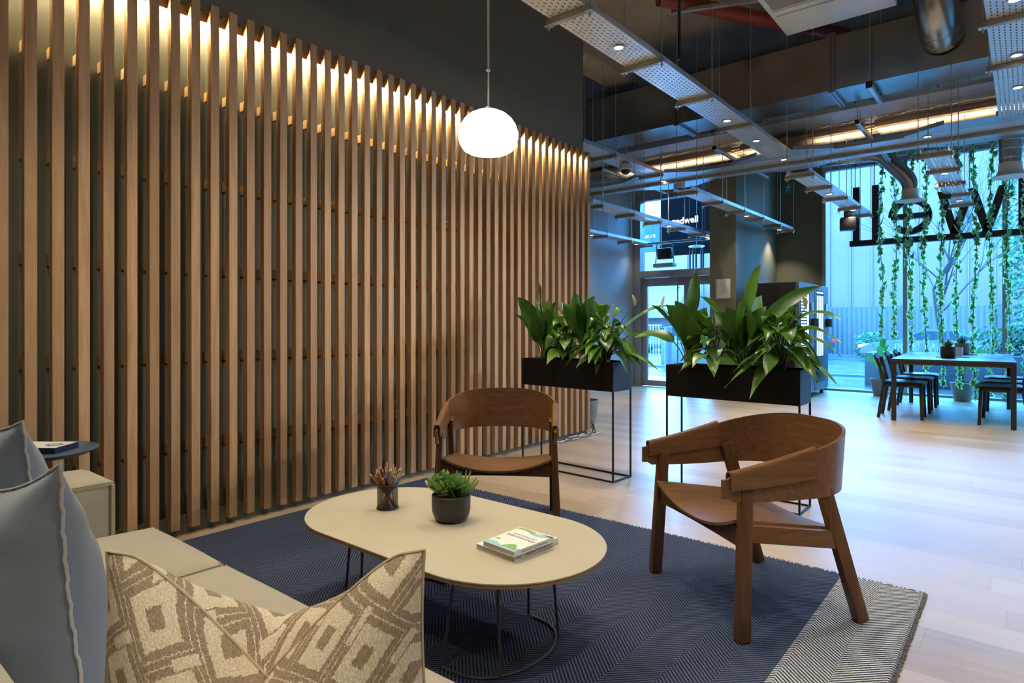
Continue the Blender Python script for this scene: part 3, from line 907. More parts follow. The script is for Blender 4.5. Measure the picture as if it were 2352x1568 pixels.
# ================================================================== hanging letter sign
t = thing('hanging_sign', 'big black letters on a beam hung inside the glass front, read mirrored', 'sign', (0, 11.2, 2.48))
MS = plain('black_sign_paint', (0.013, 0.012, 0.014), 0.35)
g = G(); g.b2(-2.173, 2.6, -0.05, 0.05, -0.09, 0.0, 0.002); g.build('beam', MS, t)
def stroke(a, b, w_): 
    gg = G(); gg.beam((a[0], 0, a[1]), (b[0], 0, b[1]), 0.10, w_, up=(1, 0, 0) if abs(b[1] - a[1]) > abs(b[0] - a[0]) else (0, 0, 1)); return gg
for xx in (-2.078, -1.81): stroke((xx, 0.0), (xx, 0.85), 0.095).build('letter', MS, t)
g = G()
def arc(cx_, cz_, ro, ri, a0, a1, n=40):
    A = []; B = []
    for i in range(n + 1):
        a = a0 + (a1 - a0) * i / n
        A.append((cx_ + ro * math.cos(a), cz_ + ro * math.sin(a))); B.append((cx_ + ri * math.cos(a), cz_ + ri * math.sin(a)))
    for (p1, p2, q1, q2) in zip(A, A[1:], B, B[1:]):
        g.hexa([(p1[0], -0.05, p1[1]), (p2[0], -0.05, p2[1]), (q2[0], -0.05, q2[1]), (q1[0], -0.05, q1[1])],
               [(p1[0], 0.05, p1[1]), (p2[0], 0.05, p2[1]), (q2[0], 0.05, q2[1]), (q1[0], 0.05, q1[1])])
arc(-1.352, 0.318, 0.283, 0.19, R(-138), R(180))
g.b2(-1.60, -1.08, -0.05, 0.05, 0.275, 0.355)
g.build('letter', MS, t)
g = G()
for a, b in (((-0.955, 0.63), (-0.795, 0.0)), ((-0.80, 0.0), (-0.60, 0.63)), ((-0.585, 0.63), (-0.415, 0.0)), ((-0.42, 0.0), (-0.23, 0.63))):
    g.hexa([(a[0] - 0.052, -0.05, a[1]), (a[0] + 0.052, -0.05, a[1]), (a[0] + 0.052, 0.05, a[1]), (a[0] - 0.052, 0.05, a[1])],
           [(b[0] - 0.052, -0.05, b[1]), (b[0] + 0.052, -0.05, b[1]), (b[0] + 0.052, 0.05, b[1]), (b[0] - 0.052, 0.05, b[1])])
g.build('letter', MS, t)
g = G(); g.b2(-0.07, 0.025, -0.05, 0.05, 0, 0.85); arc(0.27, 0.318, 0.30, 0.205, 0, 2 * PI, 48); g.build('letter', MS, t)
g = G(); arc(0.99, 0.318, 0.283, 0.19, R(-138), R(180)); g.b2(0.74, 1.26, -0.05, 0.05, 0.275, 0.355); g.build('letter', MS, t)
g = G(); g.b2(1.45, 1.95, -0.05, 0.05, 0.0, 0.09); g.b2(1.45, 1.95, -0.05, 0.05, 0.53, 0.62); g.beam((1.50, 0, 0.56), (1.90, 0, 0.06), 0.10, 0.10, up=(1, 0, 0)); g.build('letter', MS, t)
for xx in (-2.10, -1.83, -1.0, -0.62, -0.02, 0.9, 2.3):
    g = G(); g.tube([(xx, 0, 0.6), (xx, 0, 2.24)], 0.006, 6); g.build('hanging_cable', M['black'], t)

# ================================================================== ivy garlands
def ivy(x, y, z0, z1, seed, label):
    rnd = random.Random(seed)
    t = thing('ivy_garland', label, 'hanging plant', (x, y, z1), 0, 'ivy garlands before the glass front')
    L = z1 - z0
    pts = []
    ph = rnd.random() * 6
    for i in range(41):
        s = i / 40
        pts.append((0.02 * math.sin(ph + s * 9) , 0.015 * math.cos(ph + s * 7), -L * s))
    g = G(); g.tube(pts, 0.005, 5); g.build('vine_stem', M['stem'], t)
    g = G()
    n = int(L / 0.033)
    for i in range(n):
        if rnd.random() < 0.12: continue
        s = (i + rnd.random()) / n
        k = min(39, int(s * 40)); p = Vector(pts[k]).lerp(Vector(pts[k + 1]), s * 40 - k)
        sz = rnd.uniform(0.048, 0.082)
        az = rnd.uniform(0, 2 * PI)
        out = Vector((math.cos(az), math.sin(az), 0)) * rnd.uniform(0.01, 0.05)
        Rm = Matrix.Translation(p + out) @ Euler((R(rnd.uniform(55, 120)), rnd.uniform(-0.6, 0.6), az + PI / 2 + rnd.uniform(-0.5, 0.5))).to_matrix().to_4x4()
        shape = [(0, -0.1), (0.38, -0.42), (0.55, 0.0), (0.95, 0.15), (0.50, 0.38), (0.35, 0.55), (0, 1.15), (-0.35, 0.55), (-0.50, 0.38), (-0.95, 0.15), (-0.55, 0.0), (-0.38, -0.42)]
        for m_, sc, dz in ((1, 1.0, 0.0), (0, 0.75, 0.0025), (0, 0.75, -0.0025)):
            c0 = g.v(Rm @ Vector((0, 0.12 * sz, (0.10 * sz if m_ else 0.10 * sz * sc) + dz)))
            vs = [g.v(Rm @ Vector((a * sz * sc * 0.8, (b * sc + 0.12 * (1 - sc)) * sz, dz - 0.12 * sz * abs(a) * sc))) for a, b in shape]
            for j in range(12): g.face([c0, vs[j], vs[(j + 1) % 12]], m_)
    g.recalc = False
    g.build('foliage', [M['ivy'], M['ivyedge']], t)
iv = [-1.72, -1.54, -1.338, -1.159, -0.946, -0.757, -0.555, -0.37, -0.179, 0.02]
ends = [0.95, 0.9, 0.45, 0.35, 0.25, 0.20, 0.06, 0.12, 0.10, 0.3]
IVL = ['leftmost ivy garland hanging beside the mirrored letter l', 'ivy garland hanging over the left curve of the letter e', 'ivy garland hanging through the middle of the letter e', 'ivy garland hanging over the right curve of the letter e',
       'ivy garland hanging between the letters e and w', 'ivy garland hanging over the left point of the letter w', 'ivy garland hanging over the middle of the letter w', 'ivy garland hanging over the right point of the letter w',
       'ivy garland hanging beside the second window mullion', 'ivy garland hanging at the right edge over the letter d']
for i, xx in enumerate(iv):
    ivy(xx * 0.993, 11.02 + 0.05 * (i % 2), ends[i], 3.86, 100 + i, IVL[i])
for i, (xx, zz) in enumerate(((0.3, 0.2), (0.55, 0.3))):
    pass
# ================================================================== rug
q = Mat('herringbone_rug', (0.05, 0.06, 0.1), 0.95, 0, 0.1)
x, y, z = q.xyz(q.coord())       # local: x to the right from the left edge, y up the room
band = ((x - 0.65) / 0.145).floor()
par1 = (band * 0.5 + 50.0).fract() * 2.0          # 0 or 1
par0 = (((x / 0.325).floor()) * 0.5 + 50.0).fract() * 2.0
far = x.gt(0.65)
par = par1 * far + par0 * (far * -1.0 + 1.0)
sg = par * 2.0 - 1.0
wob = q.noise(q.coord('Object', (1, 1, 1)), 60, 2) * 0.35
st = ((y + sg * x) / 0.0175 + wob + 100.0).fract()
strp = st.gt(0.5)
nz = q.noise(q.coord('Object', (40, 400, 1)), 1.0, 2)
patch = q.noise(q.coord('Object', (1, 1, 1)), 1.6, 3)
lite = x.gt(2.81)
d1 = q.ramp(patch, [(0.35, (0.012, 0.016, 0.034)), (0.65, (0.019, 0.026, 0.056))])
l1 = q.ramp(nz, [(0.3, (0.054, 0.070, 0.118)), (0.7, (0.108, 0.130, 0.190))])
d2 = q.ramp(nz, [(0.3, (0.02, 0.022, 0.03)), (0.7, (0.06, 0.065, 0.08))])
l2 = q.ramp(nz, [(0.3, (0.36, 0.37, 0.38)), (0.7, (0.62, 0.62, 0.60))])
q.color(q.mix(lite, q.mix(strp, d1, l1), q.mix(strp, d2, l2)))
q.bump(strp * 0.6 + nz * 0.4, 0.5, 0.004)
rug = thing('rug', 'dark blue herringbone rug with a pale grey border strip under the chairs', 'rug', (-3.46, 0.2, 0))
g = G(); g.b2(0, 3.125, 0, 2.985, 0.0, 0.009); g.build('weave', q.m, rug)
g = G(); rnd = random.Random(3)
for i in range(180):
    xx = 3.125 * i / 179; g.tube([(xx, 2.98, 0.005), (xx + rnd.uniform(-.008, .008), 2.993, 0.009), (xx + rnd.uniform(-.008, .008), 3.000, 0.004)], 0.004, 4)
for i in range(170):
    yy = 2.985 * i / 169; g.tube([(3.12, yy, 0.005), (3.133, yy + rnd.uniform(-.008, .008), 0.008), (3.138, yy + rnd.uniform(-.01, .01), 0.004)], 0.005, 4)
g.build('fringe', fabric('rug_edge_yarn', (0.13, 0.14, 0.17)), rug)

# ================================================================== coffee table
TX, TY, TZ = -1.738, 1.703, 0.385
ct = thing('coffee_table', 'oval beige coffee table on thin wire legs on the rug', 'coffee table', (TX, TY, 0.0), 0.0)
def stadium(L, W, n=40):
    r = W / 2; h = L / 2 - r; P = []
    for i in range(n + 1): a = -PI / 2 + PI * i / n; P.append((h + r * math.cos(a), r * math.sin(a)))
    for i in range(n + 1): a = PI / 2 + PI * i / n; P.append((-h + r * math.cos(a), r * math.sin(a)))
    return P
g = G(); g.prism(stadium(1.324, 0.722), TZ - 0.004, TZ, bev=0.001); g.build('table_top', M['linoleum'], ct)
g = G(); g.prism(stadium(1.320, 0.718), TZ - 0.016, TZ - 0.0041, bev=0.003); g.build('top_edge', M['ply'], ct)
for sx in (-1, 1):
    g = G()
    for s in (-1, 1):
        cxx = sx * 0.355
        # each wire base: two slanting uprights joined by a bowed floor rod
        pts = [(cxx + sx * 0.02, s * 0.04, TZ - 0.018), (cxx - sx * 0.02, s * 0.235, 0.016), (cxx + sx * 0.10, s * 0.235, 0.014)]
    loop = [(cxx - sx * 0.10, -0.20, TZ - 0.018), (cxx - sx * 0.13, -0.235, 0.02), (cxx - sx * 0.125, -0.24, 0.015)]
    for i in range(13):
        a = -PI / 2 + PI * i / 12
        loop.append((cxx - sx * 0.02 + sx * 0.24 * math.cos(a) if False else cxx - sx * 0.10 + sx * 0.20 * math.cos(a) ** 0.8 if abs(math.cos(a)) > 1e-6 else cxx - sx * 0.10, 0.24 * math.sin(a), 0.0145))
    loop += [(cxx - sx * 0.13, 0.235, 0.02), (cxx - sx * 0.10, 0.20, TZ - 0.018)]
    g = G(); g.tube(loop, 0.0055, 8); g.build('wire_base', M['greywire'], ct)
    for s in (-1, 1):
        g = G(); g.tube([(cxx + sx * 0.04, s * 0.15, TZ - 0.018), (cxx + sx * 0.065, s * 0.165, 0.017)], 0.0055, 8); g.build('leg', M['greywire'], ct)

# pencil cup and pencils
CX_, CY_ = -2.085, 1.70
q = Mat('black_wire_mesh', (0.012, 0.012, 0.014), 0.4, 0.3)
uvn = q.nt.nodes.new('ShaderNodeTexCoord'); u_, v_, w_ = q.xyz(uvn.outputs['UV'])
a1 = ((u_ * 62.0 + v_ * 24.0).fract() - 0.5).abs(); a2 = ((u_ * 62.0 - v_ * 24.0).fract() - 0.5).abs()
q.cutout(a1.lt(0.30) * a2.lt(0.30))
M['mesh'] = q.m
cup = thing('pencil_cup', 'black wire mesh cup full of coloured pencils on the coffee table', 'pencil holder', (CX_, CY_, TZ))
g = G(); g.sheet(lambda u, v: (0.044 * math.cos(2 * PI * u), 0.044 * math.sin(2 * PI * u), 0.004 + 0.098 * v), 48, 4, uv=True); g.build('mesh_wall', M['mesh'], cup)
g = G()
for zz in (0.004, 0.101): g.tube([(0.0445 * math.cos(2 * PI * k / 40), 0.0445 * math.sin(2 * PI * k / 40), zz) for k in range(40)], 0.0024, 6, closed=True)
g.lathe([(0, 0.002), (0.044, 0.002), (0.044, 0.004), (0, 0.004)], 32); g.build('rim', M['black'], cup)
PCOL = [('orange yellow', (240, 170, 40)), ('blue', (60, 100, 170)), ('green', (40, 120, 50)), ('dark red', (110, 30, 25)), ('brown', (130, 65, 35)), ('red', (170, 50, 50)), ('teal', (20, 110, 110)), ('yellow', (245, 190, 30)),
        ('white', (225, 220, 205)), ('black', (25, 25, 28)), ('light blue', (50, 140, 200)), ('violet', (95, 95, 180)), ('pink', (190, 95, 110)), ('olive', (95, 95, 45)), ('sienna', (170, 90, 50)), ('grey', (110, 110, 110))]
wood_tip = plain('sharpened_wood', srgb(222, 178, 120), 0.7)
rnd = random.Random(11)
NP = 36
for i in range(NP):
    cn, cc = PCOL[i % 16]
    mk = 'pencil_' + cn
    if mk not in M: M[mk] = plain('pencil_lacquer_' + cn.replace(' ', '_'), srgb(*cc), 0.3)
    az = 2 * PI * i / NP * 7 + rnd.uniform(-.3, .3); ring = (0.40, 0.72, 1.0)[i % 3]
    ba = az + PI + rnd.uniform(-.5, .5)
    a = Vector((0.036 * ring * math.cos(ba), 0.036 * ring * math.sin(ba), 0.006)); tt = Vector((0.038 * ring * math.cos(az), 0.038 * ring * math.sin(az), 0.102))
    d = (tt - a).normalized(); ln = rnd.uniform(0.155, 0.178)
    where = ['in the middle of the cup', 'part-way to the rim of the cup', 'leaning on the rim of the cup'][i % 3]
    t = thing('pencil', cn + ' pencil ' + where + (', longest of its colour', ', shorter one of its colour', ', shortest of its colour')[i // 16], 'pencil', Vector((CX_, CY_, TZ)) + a, 0, 'coloured pencils in the mesh cup')
    ln -= 0.010 * (i // 16)
    g = G(); g.tube([Vector((0, 0, 0)), d * ln], 0.0040, 6); g.build('shaft', M[mk], t)
    g = G(); g.tube([d * ln, d * (ln + 0.013)], 0.0036, 6, radii=[0.0040, 0.0014]); g.build('wood_tip', wood_tip, t)
    g = G(); g.tube([d * (ln + 0.013), d * (ln + 0.018)], 0.0014, 6, radii=[0.0014, 0.0002]); g.build('lead', M[mk], t)

# black pot with succulents
SX, SY = -1.762, 1.757
pot = thing('plant_pot', 'round black pot of succulents on the coffee table', 'plant pot', (SX, SY, TZ))
g = G(); g.lathe([(0, 0.0), (0.046, 0.0), (0.054, 0.0025), (0.062, 0.008), (0.069, 0.019), (0.0735, 0.031), (0.0765, 0.045), (0.077, 0.048), (0.077, 0.103), (0.0745, 0.105), (0.072, 0.103), (0.072, 0.088), (0, 0.088)], 44); g.build('pot_body', M['potblack'], pot)
g = G(); g.lathe([(0, 0.092), (0.05, 0.092), (0.0715, 0.088)], 24); g.build('soil', M['soil'], pot)
def fat_leaf(g, base, d, L, W, T, m=0, up=Vector((0, 0, 1)), bend=0.25, tip=0.0):
    d = d.normalized(); s = d.cross(up)
    s = s.normalized() if s.length > 1e-3 else Vector((1, 0, 0)); n = s.cross(d)
    rings = []
    K = 7
    for i in range(K + 1):
        u = i / K
        wv = W * (math.sin(PI * min(1, 0.10 + 0.86 * u)) ** 0.75) * (0.55 + 0.6 * u if u < 0.75 else 1.0 - (u - 0.75) * 0.4)
        tv = T * (0.6 + 0.4 * math.sin(PI * u)) * (1 if u < 0.9 else 0.5)
        c = base + d * (L * u) + n * (bend * L * u * u)
        rings.append([g.v(c + s * (wv * math.cos(2 * PI * k / 8)) + n * (tv * math.sin(2 * PI * k / 8))) for k in range(8)])
    for A, B in zip(rings, rings[1:]):
        for k in range(8): g.face([A[k], A[(k + 1) % 8], B[(k + 1) % 8], B[k]], m, True)
    g.face(rings[0][::-1], m); g.face(rings[-1], m)
def succ(label, c, rr, n, finger, seed):
    rnd = random.Random(seed)
    t = thing('succulent', label, 'succulent plant', (SX + c[0], SY + c[1], TZ + 0.090))
    g = G()
    heads = 1 if finger else 5
    for h in range(heads):
        ho = Vector((rnd.uniform(-rr, rr) * 0.7, rnd.uniform(-rr, rr) * 0.7, 0.0 if finger else rnd.uniform(0.008, .045))) if heads > 1 else Vector()
        for i in range(n // heads):
            az = i * 2.4 + rnd.uniform(-.3, .3); fr = i / (n // heads)
            el = R(80 - 62 * fr) if not finger else R(88 - 48 * fr)
            dd = Vector((math.cos(az) * math.cos(el), math.sin(az) * math.cos(el), math.sin(el)))
            if finger: fat_leaf(g, ho + Vector((math.cos(az), math.sin(az), 0)) * rr * fr * 0.55, dd, rnd.uniform(.055, .105), 0.006, 0.005, bend=0.12)
            else: fat_leaf(g, ho, dd, rnd.uniform(.050, .068), 0.0185, 0.0045, bend=rnd.uniform(-.1, .3))
    g.build('fleshy_leaves', M['succ'], t)
succ('succulent with broad paddle leaves in the black pot', (-0.018, -0.026), 0.050, 70, False, 5)
succ('succulent with upright finger leaves in the black pot', (0.012, 0.030), 0.050, 30, True, 8)

# two paperbacks on the coffee table
def book(label, loc, rz, w, h, t_, cover, decorate=None):
    b = thing('paperback_book', label, 'book', loc, rz)
    g = G(); g.b2(-w / 2, w / 2, -h / 2, h / 2, t_ - 0.0008, t_); g.b2(-w / 2, w / 2, -h / 2, h / 2, 0, 0.0008); g.b2(w / 2 - 0.0008, w / 2, -h / 2, h / 2, 0, t_)
    cv = g.build('cover', cover, b)
    g = G(); g.b2(-w / 2 + 0.002, w / 2 - 0.001, -h / 2 + 0.002, h / 2 - 0.002, 0.0008, t_ - 0.0008); g.build('page_block', M['pages'], b)
    if decorate: decorate(cv, w, h, t_)
    return b
Mgreen = plain('cover_green', srgb(140, 180, 100), 0.5); Mblue = plain('cover_blue', srgb(150, 200, 210), 0.5); Msand = plain('cover_sand', srgb(225, 215, 180), 0.5); Mlb = plain('cover_pale_blue', srgb(185, 215, 240), 0.5)
def blob(P, z, mat, cv, nm='cover_art'):
    g = G(); g.prism(P, z, z + 0.0003); return g.build(nm, mat, cv)
def wave(x0, x1, f0, f1, n=16):
    return [(x0 + (x1 - x0) * i / n, f0(i / n)) for i in range(n + 1)] + [(x0 + (x1 - x0) * (n - i) / n, f1((n - i) / n)) for i in range(n + 1)]
def deco_a(cv, w, h, t_):
    # title reads from the far side: text turned half round
    Rz = Matrix.Rotation(PI, 4, 'Z')
    text('title', 'MINDFULNESS', 0.0205, Matrix.Translation((0.0, 0.012, t_ + 0.0004)) @ Rz, M['ink'], cv, 0.0001)
    text('title', 'COLOURING BOOK', 0.0125, Matrix.Translation((0.0, 0.032, t_ + 0.0004)) @ Rz, M['ink'], cv, 0.0001)
    blob(wave(-w / 2, w / 2, lambda u: 0.068 + 0.010 * math.sin(u * 7), lambda u: 0.086 + 0.008 * math.sin(u * 7 + 1)), t_, Mblue, cv)
    blob(wave(-w / 2, w * 0.05, lambda u: 0.078 + 0.006 * math.sin(u * 6), lambda u: 0.090 + 0.004 * math.sin(u * 5)), t_ + 0.0003, Mgreen, cv)
    blob(wave(-w / 2, w / 2, lambda u: 0.090 + 0.005 * math.sin(u * 5), lambda u: h / 2 - 0.001), t_, Msand, cv)
    blob(wave(-w / 2, w / 2, lambda u: -h / 2 + 0.001, lambda u: -0.078 + 0.010 * math.sin(u * 8)), t_, Mblue, cv)
    blob(wave(0.0, w / 2 - 0.012, lambda u: -0.088 + 0.004 * math.sin(u * 3), lambda u: -0.088 + 0.040 * math.sin(u * PI) ** 0.8), t_ + 0.0003, Mgreen, cv)
    blob(wave(-w / 2 + 0.004, -0.008, lambda u: -0.070, lambda u: -0.070 + 0.022 * math.sin(u * PI)), t_ + 0.0003, M['paper'], cv)
    blob(wave(-w / 2 + 0.004, -w / 2 + 0.035, lambda u: -0.048, lambda u: -0.048 + 0.012 * math.sin(u * PI)), t_ + 0.0003, Mgreen, cv)
    Rs = Matrix.Translation((w / 2 + 0.0003, 0.0, t_ / 2)) @ Matrix.Rotation(PI / 2, 4, 'Y') @ Matrix.Rotation(PI / 2, 4, 'Z')
    Rs = Matrix.Translation((w / 2 + 0.0003, 0.0, t_ / 2)) @ Matrix(((0, 0, 1, 0), (1, 0, 0, 0), (0, 1, 0, 0), (0, 0, 0, 1)))
    text('spine_title', 'MINDFULNESS COLOURING BOOK', 0.008, Rs, M['ink'], cv, 0.0001)
def deco_b(cv, w, h, t_):
    blob([(-w / 2, -h / 2 + 0.0), (w / 2 - 0.03, -h / 2), (w / 2 - 0.03, -h / 2 + 0.035), (-w / 2 + 0.04, -h / 2 + 0.03)], t_, Mlb, cv)
    Rs = Matrix.Translation((w / 2 + 0.0003, 0.012, t_ / 2)) @ Matrix(((0, 0, 1, 0), (1, 0, 0, 0), (0, 1, 0, 0), (0, 0, 0, 1)))
    text('spine_title', 'Meditation FOR RELAXATION', 0.0115, Rs, M['ink'], cv, 0.0001)
    Rs2 = Matrix.Translation((w / 2 + 0.0003, -0.098, t_ / 2)) @ Matrix(((0, 0, 1, 0), (1, 0, 0, 0), (0, 1, 0, 0), (0, 0, 0, 1)))
    text('spine_mark', "O'Neill", 0.010, Rs2, M['ink'], cv, 0.0001)
BR = R(-2)
book('larger white paperback lying under the colouring book on the coffee table', (-1.376, 1.700, TZ), BR, 0.178, 0.236, 0.019, M['paper'], deco_b)
book('white colouring paperback with green and blue waves, on top of another book', (-1.352, 1.676, TZ + 0.0195), R(-5), 0.150, 0.200, 0.018, M['paper'], deco_a)

# ================================================================== lounge chairs
def lounge_chair(label, loc, rz):
    t = thing('lounge_chair', label, 'armchair', loc, rz, 'brown wooden lounge chairs on the rug')
    W_, WZ = M['walnut'], M['walnut_z']
    for s in (-1, 1):
        g = G(); g.beam((s * 0.330, -0.272, 0.0), (s * 0.308, -0.243, 0.565), 0.042, 0.050, up=(0, 1, 0), bev=0.006, w2=0.034, h2=0.052); g.build('leg', WZ, t)
        g = G(); g.beam((s * 0.312, 0.272, 0.0), (s * 0.300, 0.085, 0.590), 0.042, 0.050, up=(0, 1, 0), bev=0.006, w2=0.030, h2=0.060); g.build('leg', WZ, t)
        g = G(); g.hexa([(s * 0.318 - 0.012, -0.235, 0.355), (s * 0.318 + 0.012, -0.235, 0.355), (s * 0.305 + 0.012, 0.20, 0.285), (s * 0.305 - 0.012, 0.20, 0.285)],
               [(s * 0.318 - 0.012, -0.235, 0.418), (s * 0.318 + 0.012, -0.235, 0.418), (s * 0.305 + 0.012, 0.19, 0.354), (s * 0.305 - 0.012, 0.19, 0.354)], bev=0.003)
        g.build('side_rail', W_, t)
    # front rail, its top follows the sag of the seat
    g = G()
    def fr(u, v):
        x_ = -0.305 + 0.61 * u; sag = 0.052 * (1 - (2 * u - 1) ** 2)
        zt = 0.415 - sag; zb = 0.330 + 0.006 * (1 - (2 * u - 1) ** 2)
        return (x_, -0.252, zb + (zt - zb) * v)
    g.sheet(fr, 16, 2, thick=0.022); g.build('front_rail', WZ, t)
    # dished plywood seat
    def seat(u, v):
        hw = 0.300 - 0.015 * v
        x_ = (2 * u - 1) * hw; y_ = -0.285 + 0.50 * v
        edge = abs(2 * u - 1) ** 2.2
        z_ = 0.372 - 0.045 * v + 0.058 * edge * (1 - 0.55 * v) - 0.012 * math.exp(-(v / 0.08) ** 2) * (1 - edge)
        return (x_, y_, z_)
    g = G(); g.sheet(seat, 24, 14, thick=0.011); g.build('seat', M['walnut'], t)
    g = G(); g.b2(-0.30, 0.30, 0.17, 0.20, 0.275, 0.318, 0.003); g.build('rear_rail', W_, t)
    # bent wood band forming arms and back
    N = 72
    pts = []
    for i in range(N + 1):
        u = i / N * 2 - 1; s = 1 if u > 0 else -1; a = abs(u)
        if a > 0.52:
            k = (a - 0.52) / 0.48; pts.append((s * (0.322 - 0.008 * k), 0.04 - 0.385 * k))
        else:
            th = a / 0.52 * PI / 2
            pts.append((s * 0.322 * abs(math.sin(th)) ** 0.80, 0.04 + 0.27 * abs(math.cos(th)) ** 0.92))
    def topz(y_):
        k = max(0, min(1, (y_ + 0.345) / 0.65)); return 0.600 + 0.148 * (k ** 1.25)
    def botz(y_):
        k = max(0, min(1, (y_ + 0.345) / 0.65)); return 0.508 - 0.012 * math.sin(k * PI) + 0.0 * k
    def band(u, v):
        i = min(N - 1, int(u * N)); f_ = u * N - i
        x_ = pts[i][0] * (1 - f_) + pts[i + 1][0] * f_; y_ = pts[i][1] * (1 - f_) + pts[i + 1][1] * f_
        zb, zt = botz(y_), topz(y_)
        lean = 0.022 * v * max(0, (y_ - 0.0) / 0.31)
        rc = 1.0
        if u < 0.02 or u > 0.98: zb += 0.012; zt -= 0.012
        return (x_ * (1 + lean * 0.6), y_ + lean, zb + (zt - zb) * v)
    g = G(); g.sheet(band, N, 8, thick=0.012); g.build('backrest', M['walnut_x'], t)
    # folded veneer sleeves over the arms
    for s in (-1, 1):
        def arm(u, v):
            y_ = -0.318 + 0.365 * u
            xx = s * (0.322 - 0.008 * max(0, (0.04 - y_) / 0.385))
            zt = topz(y_) + 0.006; dp = 0.052 + 0.050 * u
            if v < 0.4: k = v / 0.4; return (xx - s * 0.016, y_, zt - 0.006 - dp * (1 - k))
            if v > 0.6: k = (v - 0.6) / 0.4; return (xx + s * 0.016, y_, zt - 0.006 - dp * k)
            k = (v - 0.4) / 0.2 * PI; return (xx - s * 0.016 * math.cos(k), y_, zt - 0.006 + 0.012 * math.sin(k))
        g = G(); g.sheet(arm, 10, 20, thick=0.006); g.build('armrest', W_, t)
    return t
lounge_chair('brown wooden lounge chair nearer the camera, standing across the pale border strip of the rug', (-0.904, 2.694, 0.0095), R(-35.6))
lounge_chair('brown wooden lounge chair facing the camera behind the coffee table', (-2.357, 2.749, 0.0095), R(36.5))

# ================================================================== sofa
sofa = thing('sofa', 'sand coloured linen corner of a low modular sofa under the cushions', 'sofa', (0, 0, 0))
for i, (a, b) in enumerate(((-2.54, -1.972), (-1.966, -1.133), (-1.127, -0.28))):
    g = G(); g.rbox(((a + b) / 2, 0.585, 0.31), ((b - a) / 2, 0.375, 0.095), 0.03, 10, 0.050); g.build('seat_cushion', M['sofa'], sofa)
    g = G()
    n = 12
    def rim(z_): 
        return [(a + 0.012, 0.95, z_), (a + (b - a) * 0.5, 0.956, z_ + 0.003), (b - 0.012, 0.95, z_)]
    g.beam((a + 0.014, 0.945, 0.396), (b - 0.014, 0.945, 0.396), 0.016, 0.010, up=(0, 0.7, 0.7)); g.beam((b - 0.008, 0.94, 0.394), (b - 0.008, 0.24, 0.394), 0.005, 0.014)
    g.beam((a + 0.008, 0.94, 0.394), (a + 0.008, 0.24, 0.394), 0.005, 0.014)
    g.build('piping', M['sofaedge'], sofa)
g = G(); g.b2(-2.84, -0.28, 0.05, 0.93, 0.06, 0.215, 0.02); g.build('base', M['sofa'], sofa)
g = G(); g.rbox((-2.69, 0.42, 0.40), (0.145, 0.40, 0.205), 0.03, 6, 0.012); ar = g.build('armrest', M['sofa'], sofa)
g = G(); g.beam((-2.548, 0.815, 0.590), (-2.548, 0.04, 0.590), 0.008, 0.014); g.beam((-2.553, 0.818, 0.588), (-2.832, 0.818, 0.588), 0.014, 0.008); g.beam((-2.549, 0.819, 0.585), (-2.549, 0.819, 0.22), 0.012, 0.012, up=(1, 0, 0)); g.build('piping', M['sofaedge'], ar)
g = G(); g.rbox((-1.56, 0.128, 0.45), (1.28, 0.098, 0.262), 0.05, 14, 0.0); g.build('backrest', M['sofa'], sofa)
for xx, yy in ((-2.75, 0.12), (-2.75, 0.85), (-0.4, 0.12), (-0.4, 0.85), (-1.55, 0.85), (-1.55, 0.12)):
    g = G(); g.lathe([(0.02, 0), (0.025, 0.062)], 12, c=(xx, yy, 0)); g.build('foot', M['black'], sofa)

